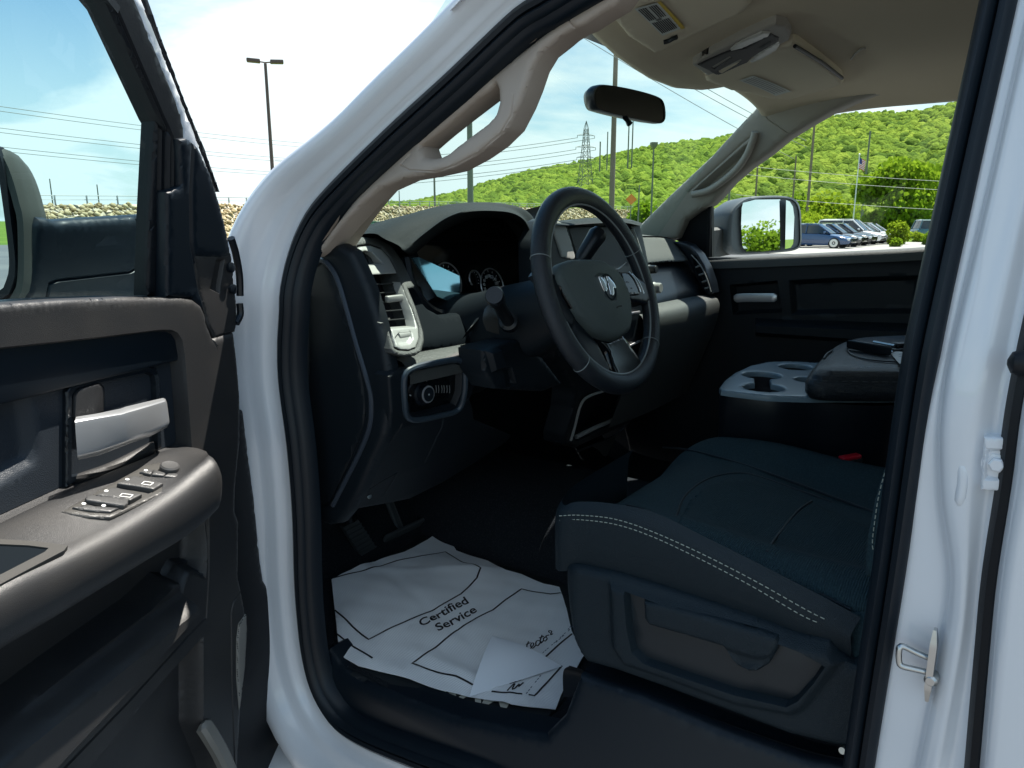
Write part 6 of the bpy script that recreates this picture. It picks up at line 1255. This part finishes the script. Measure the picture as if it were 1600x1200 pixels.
pole('sign_pole', 997, 60, zt_(292, 60), .07, steel_m, 'slim grey post right of the orange diamond sign', 'post')
for px, tp in ((978, 196), (984, 196)): pole('radio_mast', px, 420, zt_(tp, 420), .45, steel_m, ('left' if px < 980 else 'right')+' one of two thin masts rising side by side over the hill', 'mast', group='twin masts over the hill')
pole('radio_mast', 946, 420, zt_(214, 420), .40, steel_m, 'thin mast left of the wooden pole behind the interior mirror', 'mast'); pole('radio_mast', 935, 420, zt_(228, 420), .5, steel_m, 'short thin mast immediately right of the lattice pylon', 'mast')
for px, tp, lb in ((86, 291, 'thin pole standing up behind the railing in the left window'), (158, 297, 'faint short pole behind the middle of the railing in the left window'), (625, 300, 'short thin pole behind the railing at the lower left corner of the windshield')): pole('thin_pole', px, 120, zt_(tp, 120), .10, steel_m, lb, 'pole')
# pylon
PYb = at_d(913, 330); H_ = zt_(198, 330); root = empty('lattice_pylon', PYb, 'steel lattice power pylon with three crossarms on the hillside', 'pylon'); mb = MB()
lat = np.array([.8, -.6, 0]); dep = np.array([.6, .8, 0])
def wd(z): return 3.4*(1-z/H_)**1.1*1.0+.55*(z < H_*.97)
zs = np.linspace(0, H_, 15)
for sa, sb in ((1, 1), (1, -1), (-1, -1), (-1, 1)): mb.tube([PYb+lat*sa*wd(z)+dep*sb*wd(z)+np.array([0, 0, z]) for z in zs], .13, n=4)
for z0, z1 in zip(zs[:-1], zs[1:]):
    for sa, sb, ta, tb in ((1, 1, -1, 1), (-1, 1, -1, -1), (-1, -1, 1, -1), (1, -1, 1, 1)):
        a = PYb+lat*sa*wd(z0)+dep*sb*wd(z0)+np.array([0, 0, z0]); b = PYb+lat*ta*wd(z1)+dep*tb*wd(z1)+np.array([0, 0, z1]); mb.tube([a, b], .08, n=4)
        a = PYb+lat*ta*wd(z0)+dep*tb*wd(z0)+np.array([0, 0, z0]); b = PYb+lat*sa*wd(z1)+dep*sb*wd(z1)+np.array([0, 0, z1]); mb.tube([a, b], .08, n=4)
mb.build('lattice_tower', steel_m, root); arms = []
for py, w_ in ((219, 3.9), (236, 4.5), (251, 4.0)):
    z = zt_(py, 330); 
    for s in (-1, 1):
        mb = MB(); e = PYb+lat*s*w_+np.array([0, 0, z]); mb.tube([PYb+np.array([0, 0, z+.9]), e], .09, n=4); mb.tube([PYb+np.array([0, 0, z]), e], .09, n=4); mb.tube([e, e-np.array([0, 0, 1.0])], .12, n=5); mb.build('crossarm', steel_m, root); arms.append(e-np.array([0, 0, 1.0]))
wire_m = mat('wire', (.10, .12, .12), .6)
def wire(a, b, sag, r, label, group, m=wire_m):
    a, b = np.array(a), np.array(b); t = np.linspace(0, 1, 40)[:, None]; P = a*(1-t)+b*t-np.array([0, 0, 1])*sag*4*t*(1-t); mbx = MB(); mbx.tube(P, r, n=4); o = mbx.build('power_line', m); tag(o, label, 'power line', group)
ordn = ['topmost', 'second from the top', 'third from the top', 'fourth from the top', 'fifth from the top', 'lowest']
for k, (py0, py1) in enumerate(((159, 232), (167, 238), (198, 256), (206, 261), (232, 277), (240, 281))):
    a = far(-300, py0-38, 95); b = far(560, py1-2, 160); wire(a, b, .8, .035, ordn[k]+' of six overhead wires crossing the sky in the left door window', 'overhead wires beyond the door window')
for k, e in enumerate(arms): wire(e, far(430, 250+k*9, 380), 3.0, .10, 'thin wire running left from the '+('left' if k % 2 == 0 else 'right')+' tip of the '+('top', 'middle', 'bottom')[k//2]+' crossarm of the lattice pylon', 'wires strung from the pylon')
for k, (x0, y0, x1, y1) in enumerate(((985, 105, 1180, 218), (1080, 140, 1200, 200), (1120, 150, 1200, 190))):
    wire(far(x0-80, y0-50, 30), far(x1+60, y1+30, 40), .1, .014, ('longest and leftmost', 'middle', 'shortest and rightmost')[k]+' of the dark wires slanting down the sky right of the interior mirror', 'wires right of the interior mirror')
pw_m = mat('pale_wire', (.30, .34, .28), .6)
for k, (y0, y1) in enumerate(((270, 282), (283, 296), (316, 326))): wire(far(1150, y0-12, 58), far(1640, y1+8, 62), .2, .013, ('upper', 'middle', 'lower')[k]+' of three pale wires stretched in front of the broad green tree', 'pale wires in front of the tree', pw_m)
# flagpole with its flag
FB = at_d(1333, 72); root = empty('flagpole', FB, 'white flagpole with a small red and white striped flag', 'flagpole'); zf = zt_(256, 72); mb = MB(); mb.tube([FB, FB+np.array([0, 0, zf])], [.06, .04], n=10); mb.lathe(FB+np.array([0, 0, zf]), (0, 0, 1), [(.02, 0), (.08, .05), (.08, .11), (.01, .16)], n=10); mb.build('pole_shaft', mat('white_pole', (.7, .72, .72), .4), root)
fm = mat('flag_cloth', (.6, .05, .05), .8); nt = fm.node_tree; 
mb = MB(); G = []
for i in range(14):
    s = i/13; G.append([FB+ra*(.05+.62*s)+np.array([0, 0, zf-.1-.95*t-.35*s*(1-.2*t)])+np.array([.6, .8, 0])*.06*math.sin(5*s+2*t) for t in np.linspace(0, 1, 14)])
G = np.array(G); Fs = []; fmi = []
for i in range(13):
    for j in range(13): Fs.append((i*14+j, (i+1)*14+j, (i+1)*14+j+1, i*14+j+1)); fmi.append(2 if (i < 6 and j < 7) else (0 if j % 2 == 0 else 1))
emit('flag', G.reshape(-1, 3), Fs, None, root, mats=[mat('flag_red', (.55, .03, .04), .8), mat('flag_white', (.75, .75, .75), .8), mat('flag_blue', (.03, .05, .2), .8)], fmat=fmi)
# orange diamond sign
SB_ = at_d(985, 58); root = empty('warning_sign', SB_, 'orange diamond road sign on a thin post beside the wooden pole', 'road sign'); z = zt_(313, 58); mb = MB(); mb.tube([SB_, SB_+np.array([0, 0, z])], .035, n=8); mb.build('post', steel_m, root)
vd = np.array([-.84, -.54, 0]); sd_ = np.array([.54, -.84, 0]); mb = MB(); c = SB_+np.array([0, 0, z])+vd*.06; mb.prism([c+sd_*.42, c+np.array([0, 0, .42]), c-sd_*.42, c-np.array([0, 0, .42])], vd*.02); mb.build('sign_panel', mat('sign_orange', (.75, .22, .02), .5), root, smooth=False)
# green bin container by the embankment
GB = at_d(556, 50); root = empty('dumpster', GB, 'green metal dumpster in front of the stone embankment', 'dumpster'); gm = mat('green_paint', (.02, .16, .085), .5, var=(2, (.03, .22, .13), .4, .7)); A_ = np.array([.76, -.64, 0]); B_ = np.array([.64, .76, 0]); mb = MB()
V = []; 
for z, k in ((.1, .92), (1.45, 1.0)): V += [GB+A_*sx_*1.55*k+B_*sy_*.9*k+np.array([0, 0, z]) for sx_, sy_ in ((-1, -1), (1, -1), (1, 1), (-1, 1))]
mb.add(V, [(0, 1, 5, 4), (1, 2, 6, 5), (2, 3, 7, 6), (3, 0, 4, 7), (3, 2, 1, 0)])
for k in range(-2, 3): mb.box(GB+A_*k*.62-B_*.90+np.array([0, 0, .8]), (.08, .06, 1.2), .01, A_, B_)
mb.box(GB-B_*.93+np.array([0, 0, 1.42]), (3.2, .1, .1), .02, A_, B_); mb.build('bin_body', gm, root, smooth=False)
mb = MB(); mb.box(GB+np.array([0, 0, 1.52]), (3.2, 1.9, .10), .04, A_, B_); mb.build('bin_lid', mat('green_lid', (.015, .10, .06), .5), root)
# ---- parked cars
def car(name, pos, head_az, paint, label, suv=False, group='cars parked in a row'):
    root = empty(name, (pos[0], pos[1], 0), label, 'car', group); h = math.radians(head_az); fx = np.array([math.sin(h), math.cos(h), 0]); sx_ = np.array([fx[1], -fx[0], 0]); P0 = np.array([pos[0], pos[1], 0.])
    w = .90; hr = 1.70 if suv else 1.44; bh_ = .98 if suv else .88
    def sect(x, zl, zu, hw, top): return [P0+fx*x+sx_*s*hw_+np.array([0, 0, z]) for s, hw_, z in ((-1, hw*.92, zl), (-1, hw, zl+.18), (-1, hw, (zl+zu)/2+.05), (-1, hw*.95, zu-.04), (-1, hw*.80, zu), (0, hw*.0, zu+.025), (1, hw*.80, zu), (1, hw*.95, zu-.04), (1, hw, (zl+zu)/2+.05), (1, hw, zl+.18), (1, hw*.92, zl))]
    L_s = [(-2.2, .42, bh_-.22, .72), (-2.15, .30, bh_-.04, .82), (-1.9, .24, bh_+.02, w), (-1.2, .22, bh_+.03, w), (0, .20, bh_, w), (.9, .20, bh_-.03, w), (1.5, .24, bh_-.12, w), (1.95, .26, bh_-.22, w*.93), (2.18, .30, bh_-.34, w*.82), (2.24, .42, bh_-.42, w*.72)]
    mb = MB(); mb.grid(np.array([sect(x, zl, zu, hw, 0) for x, zl, zu, hw in L_s])); n_ = 11
    mb.add(sect(*L_s[0][:4], 0), [tuple(range(n_))[::-1]]); mb.add(sect(*L_s[-1][:4], 0), [tuple(range(n_))])
    body = mb.build('body', paint, root, angle=50)
    rx = (-1.75, -1.35, -.2, .35, 1.10) if not suv else (-2.05, -1.85, -.2, .35, 1.10); zr = (bh_, hr-.10, hr, hr-.03, bh_-.02); hwr = (.74, .66, .66, .66, .76)
    mb = MB(); G = [[P0+fx*x+sx_*s*hw_*k+np.array([0, 0, z_]) for s, k, z_ in ((-1, 1.16, bh_-.02), (-1, 1.0, max(bh_, z-.07)), (-1, .86, z), (0, 0, z+.02), (1, .86, z), (1, 1.0, max(bh_, z-.07)), (1, 1.16, bh_-.02))] for x, z, hw_ in zip(rx, zr, hwr)]
    mb.grid(np.array(G)); mb.build('windows', CG, root, angle=35)
    mb = MB(); G = [[P0+fx*x+sx_*y+np.array([0, 0, z]) for y, z in ((-.60, hr-.035), (0, hr+.028), (.60, hr-.035))] for x in (rx[1]+.1, (rx[1]+rx[3])/2, rx[3]-.05)]
    mb.grid(np.array(G)); 
    for s in (-1, 1):
        for x0, x1 in ((rx[0], rx[1]), (rx[4], rx[3])): mb.tube([P0+fx*x0+sx_*s*.80+np.array([0, 0, bh_]), P0+fx*x1+sx_*s*.66+np.array([0, 0, hr-.06])], .045, n=6)
        mb.tube([P0+fx*(-.30)+sx_*s*.80+np.array([0, 0, bh_]), P0+fx*(-.28)+sx_*s*.67+np.array([0, 0, hr-.06])], .035, n=6)
        mb.tube([P0+fx*rx[1]+sx_*s*.66+np.array([0, 0, hr-.07]), P0+fx*rx[3]+sx_*s*.66+np.array([0, 0, hr-.07])], .04, n=6)
    mb.build('roof', paint, root, angle=60)
    for x in (-1.35, 1.38):
        for s in (-1, 1):
            c = P0+fx*x+sx_*s*.80+np.array([0, 0, .33]); mb = MB(); mb.lathe(c-sx_*s*.10, sx_*s, [(.30, 0), (.335, .02), (.335, .17), (.29, .20), (.24, .20)], n=24); wh = mb.build('wheel', TY, root)
            mb = MB(); mb.lathe(c+sx_*s*.085, sx_*s, [(.235, 0), (.235, .02), (.20, .025), (.05, .01), (.05, .03)], n=20); mb.build('rim', M['steel'], root)
    for s in (-1, 1):
        mb = MB(); mb.box(P0+fx*2.12+sx_*s*.60+np.array([0, 0, bh_-.34]), (.18, .34, .14), .04, fx, sx_, (0, 0, 1)); mb.build('headlight', mat('headlight', (.7, .72, .72), .15), root)
        mb = MB(); mb.box(P0+fx*.85+sx_*s*1.0+np.array([0, 0, bh_+.06]), (.12, .18, .13), .03, fx, sx_, (0, 0, 1)); mb.build('wing_mirror', paint, root)
    mb = MB(); mb.box(P0+fx*2.2+np.array([0, 0, .42]), (.08, 1.1, .18), .03, fx, sx_, (0, 0, 1)); mb.build('grille', M['black'], root)
    return root
CG = mat('car_window_glass', (.02, .03, .035), .06, spec=.8); TY = mat('tyre', (.015, .015, .016), .8)
pc = lambda n_, c: mat(n_, c, .25, coat=.8)
c0_ = at_d(1276, 49)[:2]; hd = 184; stp = np.array([math.sin(math.radians(90)), math.cos(math.radians(90))])*2.9
cols = [(pc('blue_paint', (.012, .055, .15)), 'dark blue hatchback, nearest of the parked row, half hidden by the passenger mirror', False), (pc('graphite_paint', (.05, .055, .06)), 'dark grey car directly behind the blue one', False), (pc('black_paint', (.012, .012, .014)), 'black car between the grey and the white ones', False),
        (pc('white_car_paint', (.75, .76, .77)), 'white sport utility car in the middle of the parked row', True), (pc('silver_paint', (.5, .52, .54)), 'silver car behind the white sport utility car', False), (pc('white_car_paint2', (.72, .73, .74)), 'white car at the far end of the parked row beside the yellow-green bush', False)]
for k, (pn, lb, sv) in enumerate(cols): car('parked_car', c0_+stp*k, hd, pn, lb, sv)
car('parked_car', at_d(1474, 70)[:2], 150, pc('teal_paint', (.03, .12, .17)), 'teal car at the right end behind the round bush', True)
